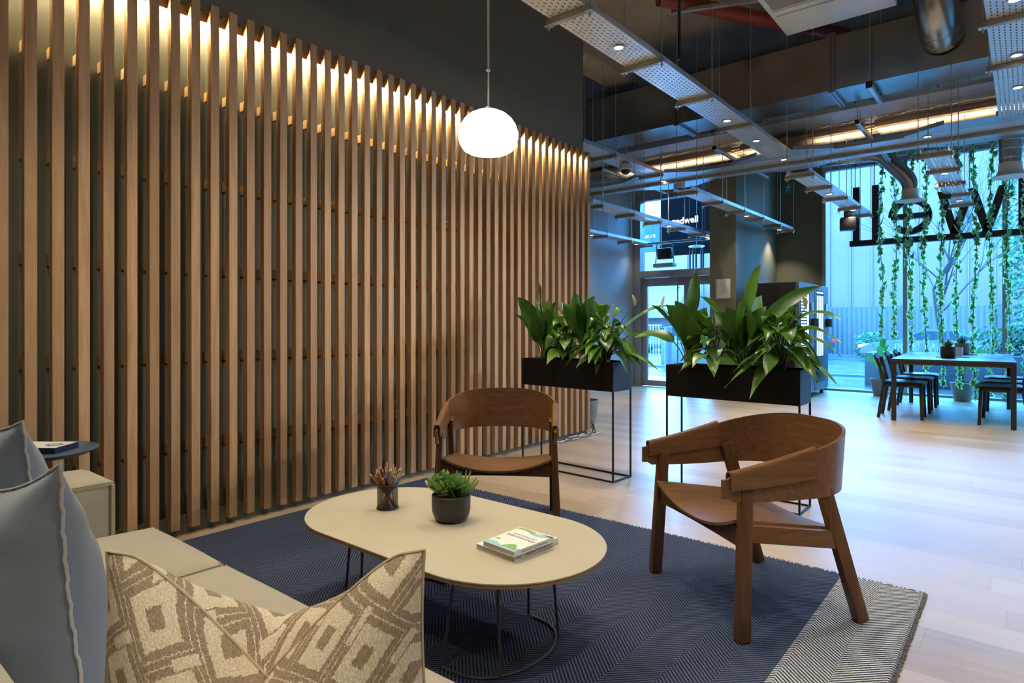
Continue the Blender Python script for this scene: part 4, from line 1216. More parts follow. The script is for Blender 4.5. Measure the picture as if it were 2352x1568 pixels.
# ================================================================== cushions
def cushion(name, label, Mw, W, H, T, mat, seam, chop=0.0, wr=0.0, seed=1, flange=0.0, nn=44, pin=0.085):
    """Mw: placement matrix, local x across, local z up, local y = thickness"""
    t = thing(name, label, 'cushion', Mw.to_translation(), 0)
    Rm = Mw.to_3x3().to_4x4()
    rnd = random.Random(seed)
    ph = [rnd.uniform(0, 6) for _ in range(8)]
    def outline(u, v):
        x_ = W / 2 * u * (1 - pin * (1 - v * v)); z_ = H / 2 * v * (1 - pin * (1 - u * u))
        return x_, z_
    def pt(u, v, s):
        x_, z_ = outline(u, v)
        th = T / 2 * (max(0, (1 - u ** 4) * (1 - v ** 4))) ** 0.62 * (0.55 + 0.45 * (1 - u * u) * (1 - v * v) + 0.0)
        y_ = s * th
        if wr:
            e = (abs(u) ** 3 + abs(v) ** 3) * 0.6 + 0.3
            y_ += wr * s * e * (math.sin(u * 9 + ph[0] + 3 * v) * math.sin(v * 5 + ph[1]) + 0.6 * math.sin((u + v) * 11 + ph[2]) * math.cos(u * 4 - v * 7 + ph[3])) * min(1, 3 * (1 - abs(u)) + 0.0) * min(1, 3 * (1 - abs(v)))
        if chop:
            k = max(0, 1 - abs(u) / 0.85) ** 1.35 * max(0, (v + 0.55) / 1.55) ** 1.3
            if s > 0: k *= 0.30 + 0.70 * max(0, (v - 0.6) / 0.4) ** 2
            z_ -= chop * k
            y_ = y_ * (1 - 0.35 * k)
            x_ -= 0.10 * W * u * max(0, v) * 0.5
        return Rm @ Vector((x_, y_, z_ + H / 2))
    for s, nm in ((-1, 'back_panel'), (1, 'front_panel')):
        g = G(); g.recalc = False
        g.sheet((lambda u, v: pt(2 * u - 1, 2 * v - 1, s)) if s < 0 else (lambda u, v: pt(1 - 2 * u, 2 * v - 1, s)), nn, nn, uv=True)
        g.build(nm, mat, t, angle=80)
    path = []
    for i in range(120): path.append((-1 + i / 60, 1))
    for i in range(120): path.append((1, 1 - i / 60))
    for i in range(120): path.append((1 - i / 60, -1))
    for i in range(120): path.append((-1, -1 + i / 60))
    g = G()
    r_ = 0.002 + flange * 0.2
    g.tube([pt(u * 1.005, v * 1.005, 0) + Rm @ Vector((u * flange * 0.4, flange * 0.25 * (math.sin(i * 0.55) + 0.6 * math.sin(i * 1.23 + seed)), v * flange * 0.4)) for i, (u, v) in enumerate(path)], r_, 6, closed=True)
    g.build('seam', seam, t)
    return t
# woven pattern of nested lozenges and bent bars in cream and brown
q = Mat('geometric_weave', (0.5, 0.4, 0.3), 0.95, 0, 0.1)
tcn = q.nt.nodes.new('ShaderNodeTexCoord')
mp = q.nt.nodes.new('ShaderNodeMapping'); mp.inputs['Rotation'].default_value = (0, 0, R(45)); mp.inputs['Scale'].default_value = (5.5, 5.5, 1); mp.inputs['Location'].default_value = (0.32, 0.1, 0)
q.nt.links.new(tcn.outputs['UV'], mp.inputs[0])
nzv = q.noise(mp.outputs[0], 22, 3)
a, b, c_ = q.xyz(mp.outputs[0])
a = a + (nzv - 0.5) * 0.09 + 20.0; b = b + (nzv - 0.5) * 0.09 + 20.0
rowi = b.floor(); a2 = a + rowi * 0.5
fx = (a2.fract() - 0.5).abs(); fy = (b.fract() - 0.5).abs()
dd = fx.mx(fy)
ring1 = dd.gt(0.335)                                    # brown frame
core = dd.lt(0.13)
bars = ((a2 * 2.0 + 0.25).fract().lt(0.34)) * fy.gt(0.28)
ring2 = dd.gt(0.44) * dd.lt(0.455)
brown = (ring1.mx(core)) * (ring2 * -1.0 + 1.0)
gap = (((a2 * 1.0).fract().lt(0.14)) * (b.fract().gt(0.55)))
brown = brown * (gap * -1.0 + 1.0)
thread = q.noise(q.coord('Object', (500, 500, 160)), 1.0, 2)
cream = q.ramp(thread, [(0.3, srgb(184, 170, 144)), (0.7, srgb(226, 214, 190))])
brn = q.ramp(thread, [(0.3, srgb(122, 106, 88)), (0.7, srgb(168, 150, 128))])
q.color(q.mix(brown, cream, brn))
q.bump(brown * -0.5 + thread * 0.7, 0.5, 0.004)
M['pattern'] = q.m
def frame(p0, xdir, updir):
    x_ = Vector(xdir).normalized(); u_ = Vector(updir); u_ = (u_ - x_ * u_.dot(x_)).normalized(); y_ = u_.cross(x_)
    m_ = Matrix((x_, y_, u_)).transposed().to_4x4(); m_.translation = Vector(p0)
    return m_
cushion('patterned_cushion', 'brown and cream patterned cushion with a dented top in front of the camera', frame((-0.795, 0.44, 0.40), (0.32, 0.27, 0.0), (-0.02, -0.02, 1.0)), 0.475, 0.46, 0.25, M['pattern'], plain('pattern_seam', srgb(190, 174, 146), 0.95), chop=0.15, wr=0.003, seed=4)
cushion('blue_cushion', 'large grey blue cushion with a pale seam, nearest the left edge', frame((-1.396, 0.322, 0.40), (0.40, 0.03, 0.07), (0.0, -0.06, 1.0)), 0.60, 0.50, 0.24, M['bluecloth'], M['seam'], wr=0.006, seed=7, flange=0.004, pin=0.15)
cushion('blue_cushion', 'grey blue cushion half hidden behind the larger one at the left edge', frame((-1.86, 0.41, 0.415), (0.40, 0.03, 0.02), (0.04, -0.14, 1.0)), 0.54, 0.54, 0.20, M['bluecloth'], M['seam'], wr=0.004, seed=9, flange=0.004, pin=0.12)

# ================================================================== side table with book
st_ = thing('side_table', 'small round dark blue side table between the sofa arm and the slats', 'side table', (-3.27, 0.78, 0))
g = G(); g.lathe([(0, 0.595), (0.10, 0.595), (0.17, 0.600), (0.205, 0.616), (0.208, 0.621), (0.204, 0.623), (0, 0.621)], 48); g.build('table_top', plain('petrol_blue_lacquer', srgb(70, 92, 108), 0.35), st_)
g = G(); g.tube([(0, 0, 0.01), (0, 0, 0.6)], 0.018, 14); g.build('stem', M['black_metal'], st_)
g = G(); g.lathe([(0, 0), (0.15, 0), (0.15, 0.008), (0.03, 0.016), (0, 0.016)], 40); g.build('base', M['black_metal'], st_)
def deco_c(cv, w, h, t_):
    g = G(); g.b2(-w / 2 - 0.0006, w / 2 + 0.0006, -h / 2 - 0.0006, -h / 2, 0, t_); g.b2(w / 2, w / 2 + 0.0006, -h / 2, h / 2, 0, t_); g.build('spine', plain('navy_spine', (0.012, 0.014, 0.035), 0.4), cv)
    Mv = plain('cover_violet', srgb(95, 90, 140), 0.5)
    blob([(0.02, -0.01), (0.05, -0.03), (0.085, -0.02), (0.09, 0.012), (0.06, 0.03), (0.03, 0.02)], t_, Mv, cv)
    blob([(0.035, -0.006), (0.05, -0.018), (0.075, -0.012), (0.075, 0.008), (0.055, 0.018)], t_ + 0.0003, Mlb, cv)
    blob([(-0.07, -0.03), (-0.02, -0.03), (-0.02, -0.026), (-0.07, -0.026)], t_, M['pages'], cv)
    g = G(); g.lathe([(0.006, 0), (0.006, 0.0012), (0, 0.0012)], 16, M=Matrix.Translation((-0.06, -h / 2 - 0.0006, t_ / 2)) @ Matrix.Rotation(R(90), 4, 'X')); g.build('spine_badge', Mlb, cv)
book('white paperback with a dark blue spine on the round side table', (-3.245, 0.775, 0.6225), R(39), 0.215, 0.14, 0.026, M['paper'], deco_c)

# ================================================================== pendant lamp
t = thing('pendant_lamp', 'glowing white rounded glass pendant lamp hanging on a thin cord', 'pendant lamp', (-1.505, 1.690, 1.782))
prof = [(0, 0.0), (0.045, 0.001), (0.072, 0.006), (0.091, 0.017), (0.103, 0.036), (0.1095, 0.060), (0.109, 0.078), (0.102, 0.102), (0.088, 0.124), (0.068, 0.142), (0.044, 0.154), (0.020, 0.160), (0, 0.161)]
g = G(); g.lathe(prof, 48); g.build('glass_shade', emit('opal_glow', (1.0, 0.93, 0.82), 3.2), t)
g = G(); g.lathe([(0, 0.174), (0.006, 0.174), (0.012, 0.166), (0.026, 0.160), (0.026, 0.157)], 20); g.build('cap', M['white_metal'], t)
g = G()
pts = [(0.004 * math.sin(k * 0.9) * (1 if k > 8 else 0.2), 0.003 * math.cos(k * 0.7) * (1 if k > 8 else 0.2), 0.17 + 2.75 * k / 30) for k in range(31)]
g.tube(pts, 0.0028, 8); g.tube([(-p[0] + 0.004, -p[1], p[2]) for p in pts], 0.0010, 6); cd = g.build('cord', M['cord'], t)
g = G(); g.lathe([(0, 0.300), (0.007, 0.302), (0.007, 0.308), (0, 0.310)], 14); g.build('cord_clip', M['white_metal'], cd)
pl = bpy.data.lights.new('pendant_bulb', 'POINT'); pl.energy = 5; pl.color = (1, 0.86, 0.66); pl.shadow_soft_size = 0.11
po = bpy.data.objects.new('pendant_bulb', pl); COL.objects.link(po); po.location = (-1.505, 1.690, 1.66)
bpy.data.objects.remove(po)
# ================================================================== planters on wire stands
def planter(label, x0, x1, y0, skew):
    t = thing('planter_stand', label, 'planter', ((x0 + x1) / 2, y0 + 0.125, 0), skew, 'black box planters on wire stands')
    W = x1 - x0; h = W / 2; D = 0.125
    g = G(); r = 0.006
    z0, z1 = 0.664, 0.880
    g.b2(-h, h, -D, -D + r, z0, z1); g.b2(-h, h, D - r, D, z0, z1); g.b2(-h, -h + r, -D + r, D - r, z0, z1); g.b2(h - r, h, -D + r, D - r, z0, z1); g.b2(-h + r, h - r, -D + r, D - r, z0, z0 + r)
    g.build('box', M['black_metal'], t)
    g = G(); g.b2(-h + r, h - r, -D + r, D - r, 0.80, 0.845); g.build('soil', M['soil'], t)
    for sx in (-1, 1):
        for sy in (-1, 1):
            g = G(); g.b2(sx * h - sx * 0.011, sx * h, sy * D - sy * 0.011, sy * D, 0.0, z0); g.build('leg', M['black_metal'], t)
    g = G()
    for s in (-1, 1):
        g.b2(-h + 0.011, h - 0.011, s * D - s * 0.011, s * D, 0.0, 0.011); g.b2(s * h - s * 0.011, s * h, -D + 0.011, D - 0.011, 0.0, 0.011)
    g.build('floor_frame', M['black_metal'], t)
    return t
planter('black box planter on a wire stand beside the slat screen', -3.20, -2.31, 3.995, R(-3))
planter('black box planter on a wire stand behind the right lounge chair', -1.925, -1.05, 4.018, 0)

def leaf(g, base, az, reach, hpk, htip, W, t0=0.42, roll=0.0, m=0, n=9, stem_r=0.004, fold=0.22, ms=1):
    dv = Vector((math.cos(az), math.sin(az), 0)); base = Vector(base)
    a = base; b = base + dv * reach * 0.22 + Vector((0, 0, hpk)); c = base + dv * reach + Vector((0, 0, htip))
    g.tube([bez(a, b, c, t0 * k / 5) for k in range(6)], stem_r, 5, m=ms, caps=False)
    side0 = Vector((-dv.y, dv.x, 0))
    rows = []
    for i in range(n + 1):
        s = i / n; t = t0 + (1 - t0) * s
        p = bez(a, b, c, t); tg = (bez(a, b, c, min(1, t + 0.02)) - bez(a, b, c, t - 0.02)).normalized()
        sd = Matrix.Rotation(roll, 3, tg) @ side0
        sd = (sd - tg * sd.dot(tg)).normalized(); nn = tg.cross(sd)
        wv = W / 2 * (math.sin(PI * min(1.0, 0.04 + 0.96 * s ** 0.80)) ** 0.85) * (1.0 if s < 0.75 else 1 - 0.5 * ((s - 0.75) / 0.25) ** 1.5)
        if i == n: wv = 0.0006
        wave_ = 0.05 * W * math.sin(s * 9 + az * 3)
        row = []
        for k in (-1, -0.55, 0, 0.55, 1):
            row.append(g.v(p + sd * (wv * k) + nn * (fold * wv * abs(k) ** 1.3 - fold * wv * 0.5 + wave_ * abs(k) * (1 if k > 0 else -0.6))))
        rows.append(row)
    for A, B in zip(rows, rows[1:]):
        for k in range(4): g.face([A[k], A[k + 1], B[k + 1], B[k]], m, True)

def plant(name, label, loc, specs, mat, seed, flowers=(), group=None):
    t = thing(name, label, 'potted plant', loc, 0, group)
    g = G(); g.recalc = False; rnd = random.Random(seed)
    for sp_ in specs:
        az, reach, hpk, htip, W, roll, t0 = sp_
        leaf(g, (rnd.uniform(-.025, .025), rnd.uniform(-.025, .025), 0), az, reach, hpk, htip, W, t0, roll)
    g.build('foliage', [mat, M['stem']], t, angle=60)
    for (az, reach, h) in flowers:
        g = G(); g.recalc = False
        dv = Vector((math.cos(az), math.sin(az), 0))
        g.tube([bez((0, 0, 0), dv * reach * 0.3 + Vector((0, 0, h * 0.7)), dv * reach + Vector((0, 0, h)), k / 8) for k in range(9)], 0.003, 5, m=1)
        e_ = dv * reach + Vector((0, 0, h))
        g.tube([e_, e_ + Vector((0, 0, 0.035)) + dv * 0.006], 0.005, 6, m=0)
        leaf(g, e_ - Vector((0, 0, 0.006)), az + PI, 0.02, 0.06, 0.088, 0.046, 0.02, 0.3, 0, 7, 0.002, 0.9)
        g.build('flower', [M['spathe'], M['stem']], t, angle=60)
    return t
def lily(seed, n, reach, h, big=1.0):
    rnd = random.Random(seed); S = []
    for i in range(n):
        fr = i / n; az = i * 2.4 + rnd.uniform(-.4, .4)
        k = rnd.uniform(0.75, 1.1)
        r_ = reach * (0.35 + 0.75 * fr) * k
        hp = h * (1.55 - 0.85 * fr) * rnd.uniform(.85, 1.1); ht = hp * (0.78 - 0.85 * fr) + rnd.uniform(-.03, .03)
        S.append((az, r_, hp, ht, rnd.uniform(0.085, 0.125) * big, rnd.uniform(-.5, .5), rnd.uniform(.42, .52)))
    return S
def aspi(seed, n, h):
    rnd = random.Random(seed); S = []
    for i in range(n):
        az = i * 2.4 + rnd.uniform(-.5, .5); fr = i / n
        hh = h * rnd.uniform(0.62, 1.05)
        S.append((az, hh * rnd.uniform(0.10, 0.42), hh * 0.75, hh, rnd.uniform(0.11, 0.15), rnd.choice([-1, 1]) * rnd.uniform(0.6, 1.7), rnd.uniform(.30, .40)))
    return S
ZP = 0.842
GP = 'plants in the black box planters'
# left box
plant('aspidistra_plant', 'tall dark aspidistra at the left end of the planter beside the slat screen', (-3.06, 4.14, ZP), aspi(21, 13, 0.54) + [(2.6, 0.06, 0.5, 0.68, 0.09, 1.4, 0.4), (R(200), 0.26, 0.30, 0.40, 0.10, 0.9, 0.35)], M['leafdark'], 1, (), GP)
plant('peace_lily_plant', 'leafy peace lily left of centre in the planter beside the slat screen', (-2.86, 4.13, ZP), lily(31, 30, 0.27, 0.31), M['leaf'], 2, ((0.5, 0.05, 0.36), (2.5, .08, .42)), GP)
plant('aspidistra_plant', 'dark aspidistra right of centre in the planter beside the slat screen', (-2.68, 4.15, ZP), aspi(24, 13, 0.55) + [(R(-100), 0.10, 0.40, 0.50, 0.10, 0.2, 0.35)], M['leafdark'], 3, (), GP)
plant('peace_lily_plant', 'arching peace lily at the right end of the planter beside the slat screen', (-2.47, 4.12, ZP), lily(37, 42, 0.30, 0.35) + [(R(28), 0.50, 0.44, 0.46, 0.13, 0.15, 0.4), (R(10), 0.48, 0.36, 0.20, 0.10, 0.3, 0.5), (R(-75), 0.20, 0.16, -0.06, 0.06, 0.1, 0.4), (R(5), 0.44, 0.24, -0.02, 0.07, 0.2, 0.45)], M['leaf'], 4, ((R(35), 0.22, 0.46), (R(150), 0.10, 0.40)), GP)
# right box
plant('aspidistra_plant', 'tall dark aspidistra at the left end of the planter behind the right chair', (-1.80, 4.14, ZP), aspi(41, 12, 0.47) + [(R(60), 0.05, 0.52, 0.68, 0.105, 1.5, 0.4), (R(170), 0.34, 0.36, 0.47, 0.105, 0.7, 0.38), (R(185), 0.40, 0.34, 0.22, 0.12, -0.5, 0.38)], M['leafdark'], 5, ((R(190), .20, .44),), GP)
plant('peace_lily_plant', 'low bushy peace lily left of centre in the planter behind the right chair', (-1.63, 4.12, ZP), lily(43, 34, 0.26, 0.29), M['leaf'], 6, ((R(-60), 0.06, 0.30),), GP)
plant('aspidistra_plant', 'broad leaved aspidistra in the middle of the planter behind the right chair', (-1.43, 4.14, ZP), aspi(47, 15, 0.50) + [(R(10), 0.46, 0.46, 0.56, 0.125, 1.0, 0.25), (R(-10), 0.12, 0.58, 0.70, 0.10, 1.3, 0.40), (R(160), 0.36, 0.42, 0.52, 0.12, 0.8, .35)], M['leafdark'], 7, (), GP)
plant('peace_lily_plant', 'arching peace lily spilling over the right end of the planter behind the right chair', (-1.19, 4.12, ZP), lily(53, 44, 0.31, 0.34) + [(R(-105), 0.34, 0.22, -0.13, 0.115, 0.1, 0.32), (R(-130), 0.36, 0.20, -0.08, 0.08, 0.2, 0.4), (R(8), 0.36, 0.54, 0.34, 0.12, 0.2, 0.42), (R(-5), 0.36, 0.46, 0.20, 0.12, -0.2, 0.42), (R(25), 0.34, 0.40, 0.12, 0.11, 0.2, 0.45), (R(0), 0.30, 0.24, -0.04, 0.09, 0.1, 0.45)], M['leaf'], 8, ((R(15), 0.14, 0.42), (R(-150), 0.03, 0.26)), GP)

# rubber plant behind the slat screen end, in a grey pot
t = thing('rubber_plant', 'rubber plant showing a few dark leaves past the end of the slat screen', 'potted plant', (-3.80, 5.92, 0))
g = G(); g.lathe([(0, 0), (0.10, 0), (0.14, 0.30), (0.135, 0.31), (0.125, 0.27), (0, 0.27)], 28); g.build('pot', M['potgrey'], t)
g = G(); g.recalc = False; rnd = random.Random(77)
g.tube([(0, 0, 0.25), (0.01, 0, 0.7), (0.03, 0.02, 1.36)], 0.012, 6, m=1)
for i in range(16):
    zz = 0.55 + 0.8 * i / 15; leaf(g, (0.01, 0, zz), i * 2.4, rnd.uniform(.10, .17), 0.10, rnd.uniform(.08, .2), 0.085, 0.2, rnd.uniform(-.5, .5))
leaf(g, (0.02, 0, 1.25), R(-20), 0.13, 0.14, 0.20, 0.09, 0.15, 1.2)
g.build('foliage', [M['leafdark'], M['bark']], t, angle=60)
t = thing('power_cables', 'tangle of white cables on the floor at the end of the slat screen', 'cable', (-3.52, 5.3, 0))
for k in range(4):
    rnd = random.Random(k); g = G()
    pts = [Vector((0.02 + 0.05 * math.sin(i * 0.9 + k * 2), -0.35 + 0.10 * i + rnd.uniform(-.03, .03), 0.006 + 0.012 * abs(math.sin(i + k)))) for i in range(8)] 
    pts += [Vector((-0.02, 0.36, 0.05 + 0.03 * k)), Vector((-0.06, 0.37, 0.14))]
    P2 = []
    for a, b in zip(pts, pts[1:]): P2 += [a, a.lerp(b, .5)]
    g.tube(P2 + [pts[-1]], 0.005, 6); g.build('cable', M['cord'] if k % 2 else M['black'], t)

# ================================================================== dining table and chairs by the glass front
DT = thing('dining_table', 'long black dining table before the glass front', 'dining table', (-0.69, 9.74, 0), R(2))
g = G(); g.b2(-0.585, 0.585, -1.07, 1.07, 0.722, 0.742, 0.003); g.build('table_top', plain('dark_table_laminate', (0.035, 0.037, 0.045), 0.30), DT)
g = G()
g.b2(-0.585, 0.585, -1.07, -1.03, 0.675, 0.722, 0.002); g.b2(-0.585, 0.585, 1.03, 1.07, 0.675, 0.722, 0.002); g.b2(-0.585, -0.545, -1.03, 1.03, 0.675, 0.722, 0.002); g.b2(0.545, 0.585, -1.03, 1.03, 0.675, 0.722, 0.002)
g.build('apron', M['lacquer'], DT)
for sx in (-1, 1):
    for sy in (-1, 1):
        g = G(); g.box((sx * 0.560, sy * 1.045, 0.345), (0.05, 0.05, 0.69), None, 0.005); g.build('leg', M['lacquer'], DT)
def dining_chair(label, loc, rz, proto=[None]):
    """front = +x"""
    if proto[0] is not None:
        t = copy_tree(proto[0]); t.location = loc; t.rotation_euler = (0, 0, rz); t['label'] = label
        return t
    t = thing('dining_chair', label, 'chair', loc, rz, 'black dining chairs')
    L_ = M['lacquer']
    for s in (-1, 1):
        g = G(); g.beam((0.21, s * 0.19, 0), (0.195, s * 0.185, 0.43), 0.036, 0.036, up=(1, 0, 0), bev=0.004); g.build('leg', L_, t)
        g = G(); g.beam((-0.245, s * 0.185, 0), (-0.185, s * 0.180, 0.43), 0.034, 0.036, up=(1, 0, 0), bev=0.004); g.beam((-0.185, s * 0.180, 0.42), (-0.255, s * 0.180, 0.74), 0.034, 0.036, up=(1, 0, 0), bev=0.004, h2=0.026); g.build('leg', L_, t)
    g = G(); g.sheet(lambda u, v: (-0.20 + 0.44 * u, (2 * v - 1) * (0.20 + 0.025 * math.sin(u * PI * 0.7)), 0.446 - 0.016 * math.sin(u * PI) * (1 - (2 * v - 1) ** 2) - 0.012 * max(0, u - 0.85) / 0.15), 14, 12, thick=0.016); g.build('seat', L_, t)
    g = G(); g.b2(-0.18, 0.20, -0.18, 0.18, 0.385, 0.432, 0.003); g.build('seat_frame', L_, t)
    g = G(); g.sheet(lambda u, v: (-0.235 - 0.055 * v - 0.030 * (1 - (2 * u - 1) ** 2), (2 * u - 1) * 0.205, 0.62 + 0.155 * v + 0.008 * (1 - (2 * u - 1) ** 2) * v), 14, 6, thick=0.014); g.build('backrest', L_, t)
    for s in (-0.06, 0.06):
        g = G(); g.beam((-0.19, s, 0.44), (-0.26, s * 1.05, 0.63), 0.026, 0.014, up=(1, 0, 0), bev=0.002); g.build('back_slat', L_, t)
    proto[0] = t
    return t
for i, yy in enumerate((9.05, 9.80, 10.52)):
    dining_chair(['black dining chair nearest the camera on the left side of the black table', 'middle black dining chair on the left side of the black table', 'black dining chair nearest the window on the left side of the black table'][i], (-1.165, yy, 0), R(2))
for i, yy in enumerate((9.10, 9.82, 10.55)):
    dining_chair(['black dining chair nearest the camera on the right side of the black table', 'middle black dining chair on the right side of the black table', 'black dining chair nearest the window on the right side of the black table'][i], (-0.20 + 0.01 * i, yy, 0), R(182))
def agave(g, n, L, W, seed, z0=0.0):
    rnd = random.Random(seed)
    for i in range(n):
        fr = i / n; az = i * 2.4; el = R(85 - 60 * fr)
        d = Vector((math.cos(az) * math.cos(el), math.sin(az) * math.cos(el), math.sin(el)))
        a = Vector((0, 0, z0)); s = d.cross(Vector((0, 0, 1))).normalized(); nn = s.cross(d)
        l_ = L * rnd.uniform(.8, 1.1); rows = []
        for k in range(6):
            u = k / 5; wv = W * (1 - u ** 1.5) * (0.8 + 0.6 * u); c = a + d * l_ * u + nn * (0.25 * l_ * u * u)
            rows.append([g.v(c - s * wv + nn * wv * 0.4), g.v(c - nn * wv * 0.15), g.v(c + s * wv + nn * wv * 0.4)])
        for A, B in zip(rows, rows[1:]):
            for k in range(2): g.face([A[k], A[k + 1], B[k + 1], B[k]], 0, True)
for (xx, yy, r_, h_, mt, lab) in ((-0.722, 9.25, 0.082, 0.135, M['potblack'], 'black pot with a spiky aloe at the near end of the dining table'), (-0.66, 10.45, 0.088, 0.150, M['potgrey'], 'grey pot with a spiky aloe at the far end of the dining table')):
    t = thing('aloe_pot', lab, 'potted plant', (xx, yy, 0.7425), 0, 'aloe pots on the dining table')
    g = G(); g.lathe([(0, 0), (r_ * 0.82, 0), (r_ * 0.95, h_ * 0.12), (r_, h_ * 0.4), (r_, h_), (r_ * 0.93, h_), (r_ * 0.9, h_ * 0.85), (0, h_ * 0.85)], 32); g.build('pot', mt, t)
    g = G(); g.recalc = False; agave(g, 34, 0.11, 0.014, int(r_ * 1000), h_ * 0.85); g.build('spiky_leaves', M['agave'], t)
g = G(); g.lathe([(0, 0), (0.05, 0), (0.055, 0.11), (0.051, 0.11), (0.047, 0.01), (0, 0.01)], 24)
tag(g.build('cup', plain('pale_ceramic', (0.62, 0.6, 0.58), 0.5), None, loc=(-0.665, 9.85, 0.7425)), 'pale cup between the two aloe pots on the dining table', 'cup')
for xx, yy, lab in ((-0.78, 9.36, 'black coaster beside the black aloe pot'), (-0.60, 9.40, 'black coaster behind the black aloe pot'), (-0.56, 10.28, 'black coaster before the grey aloe pot')):
    g = G(); g.box((0, 0, 0.004), (0.15, 0.10, 0.008), None, 0.001); tag(g.build('coaster', M['black'], None, loc=(xx, yy, 0.7425)), lab, 'coaster', 'coasters on the dining table')
for (xx, yy, lab, sd) in ((-1.78, 11.45, 'grey floor pot with a broad leaved plant left of the dining table', 3), (-0.72, 11.45, 'grey floor pot with a long leaved plant behind the dining table', 9)):
    t = thing('floor_plant', lab, 'potted plant', (xx, yy, 0), 0, 'floor plants along the glass front')
    g = G(); g.lathe([(0, 0), (0.105, 0), (0.155, 0.26), (0.16, 0.275), (0.15, 0.28), (0.135, 0.24), (0, 0.24)], 32); g.build('pot', M['potgrey'], t)
    g = G(); g.recalc = False; rnd = random.Random(sd)
    for i in range(9):
        az = i * 2.4 + sd; hh = rnd.uniform(0.34, 0.72); leaf(g, (0, 0, 0.24), az, rnd.uniform(.12, .42), hh, hh * rnd.uniform(.85, 1.0), rnd.uniform(.06, .12), 0.3, rnd.uniform(-1, 1))
    g.build('foliage', [M['leafbright'], M['stem']], t, angle=60)

# ================================================================== outside
def gz(y): return -0.04 if y < 13 else -0.04 - 0.50 * min(1, (y - 13) / 18.0)
g = G()
ys = [10.4, 13, 20, 32, 48, 90]
for a, b in zip(ys, ys[1:]):
    g.face([g.v((-60, a, gz(a) - (0.12 if a < 11 else 0))), g.v((60, a, gz(a) - (0.12 if a < 11 else 0))), g.v((60, b, gz(b))), g.v((-60, b, gz(b)))])
struct('pavement', g, M['ground'])
g = G(); g.b2(-40, 40, 17.0, 17.25, -0.3, -0.10); struct('kerb', g, M['concrete_out'])
t = thing('office_building', 'big pale blue ribbed building filling the view across the street', 'building', (10.0, 42, -0.55))
g = G(); g.b2(-28.5, 40, 0, 8, 0, 11.6); g.build('facade', M['cladding'], t)
g = G()
for i in range(60): g.b2(-28.5 + i * 1.15, -28.44 + i * 1.15, -0.10, 0, 2.6, 11.6)
g.build('cladding_fins', plain('pale_fin', (0.095, 0.075, 0.08), 0.6), t)
t = thing('street_fence', 'dark corrugated fence along the foot of the building across the street', 'fence', (0, 38, -0.55))
g = G(); g.b2(-16.5, 40, 0, 0.06, 0, 2.56); g.build('fence_panel', M['fence'], t)
for i in range(14):
    g = G(); g.b2(-13 + i * 4.0, -12.75 + i * 4.0, -0.2, 0, 0, 2.62); g.build('post', M['bark'], t)
t = thing('warehouse', 'white warehouse seen through the left door leaf', 'building', (-33, 62, -0.7))
g = G(); g.b2(-3, 12, 0, 8, 0, 9.5); g.build('wall', plain('white_render', (0.18, 0.18, 0.16), 0.7), t)
g = G(); g.b2(-7.5, -3.2, -2, 4, 0, 5.0); g.build('annexe', plain('grey_render', (0.18, 0.2, 0.22), 0.7), t)
t = thing('marquee_tent', 'white ridged marquee roof seen through the entrance door', 'tent', (-22.6, 38, -0.7))
g = G()
g.hexa([(-7, 0, 2.6), (5, 0, 2.6), (5, 3.6, 2.6), (-7, 3.6, 2.6)], [(-7, 1.7, 4.0), (5, 1.7, 4.0), (5, 1.9, 4.0), (-7, 1.9, 4.0)])
g.b2(-7, 5, -0.05, 0.05, 2.2, 2.65); g.build('canopy', plain('white_canvas', (0.17, 0.17, 0.15), 0.8), t)
for i in range(5):
    g = G(); g.tube([(-7 + i * 3, 0, 0), (-7 + i * 3, 0, 2.4)], 0.06, 8); g.build('pole', M['steel'], t)
g = G(); g.b2(-7, 5, 3, 3.1, 0, 2.4); g.build('side_sheet', plain('blue_sheet', (0.12, 0.17, 0.20), 0.8), t)
t = thing('railing', 'dark street railing seen through the entrance door', 'railing', (-14.5, 24, -0.45))
g = G()
for i in range(60): g.b2(-5 + i * 0.13, -4.975 + i * 0.13, -0.012, 0.012, 0, 1.5)
g.b2(-5, 2.8, -0.02, 0.02, 1.5, 1.54); g.b2(-5, 2.8, -0.02, 0.02, 0.1, 0.14); g.build('bars', M['alu'], t)
def tree_blob(name, label, loc, size, n, lsz, mat, seed, cat='tree', trunk=True, shape=1.0, group=None):
    t = thing(name, label, cat, loc, 0, group); rnd = random.Random(seed)
    g = G(); g.recalc = False
    for i in range(n):
        u = rnd.uniform(-1, 1); a = rnd.uniform(0, 2 * PI); rr = rnd.random() ** 0.45
        s = math.sqrt(1 - u * u)
        bump_ = 1 + 0.25 * math.sin(a * 3 + seed) * math.cos(u * 4 + seed)
        p = Vector((size[0] * rr * s * math.cos(a) * bump_, size[1] * rr * s * math.sin(a) * bump_, size[2] * (1 + rr * u)))
        d = Vector((rnd.gauss(0, 1), rnd.gauss(0, 1), rnd.gauss(0, 1))).normalized(); e_ = d.orthogonal().normalized() * lsz * rnd.uniform(.5, 1)
        f_ = d.cross(e_) * 0.45
        g.face([g.v(p - e_), g.v(p + f_), g.v(p + e_ * 1.1), g.v(p - f_)])
    g.build('foliage', mat, t)
    if trunk:
        g = G(); g.tube([(0, 0, 0), (0, 0, size[2])], 0.12, 8); g.build('trunk', M['bark'], t)
    return t
tree_blob('evergreen_tree', 'tall feathery green conifer outside at the right edge', (0.72, 17.5, -0.15), (1.25, 1.1, 3.1), 9000, 0.085, M['hedge'], 5)
tree_blob('leafy_tree', 'dark row of trees on the skyline through the door', (-42, 95, -0.7), (8, 3, 3.2), 1800, 0.7, M['hedge'], 15)
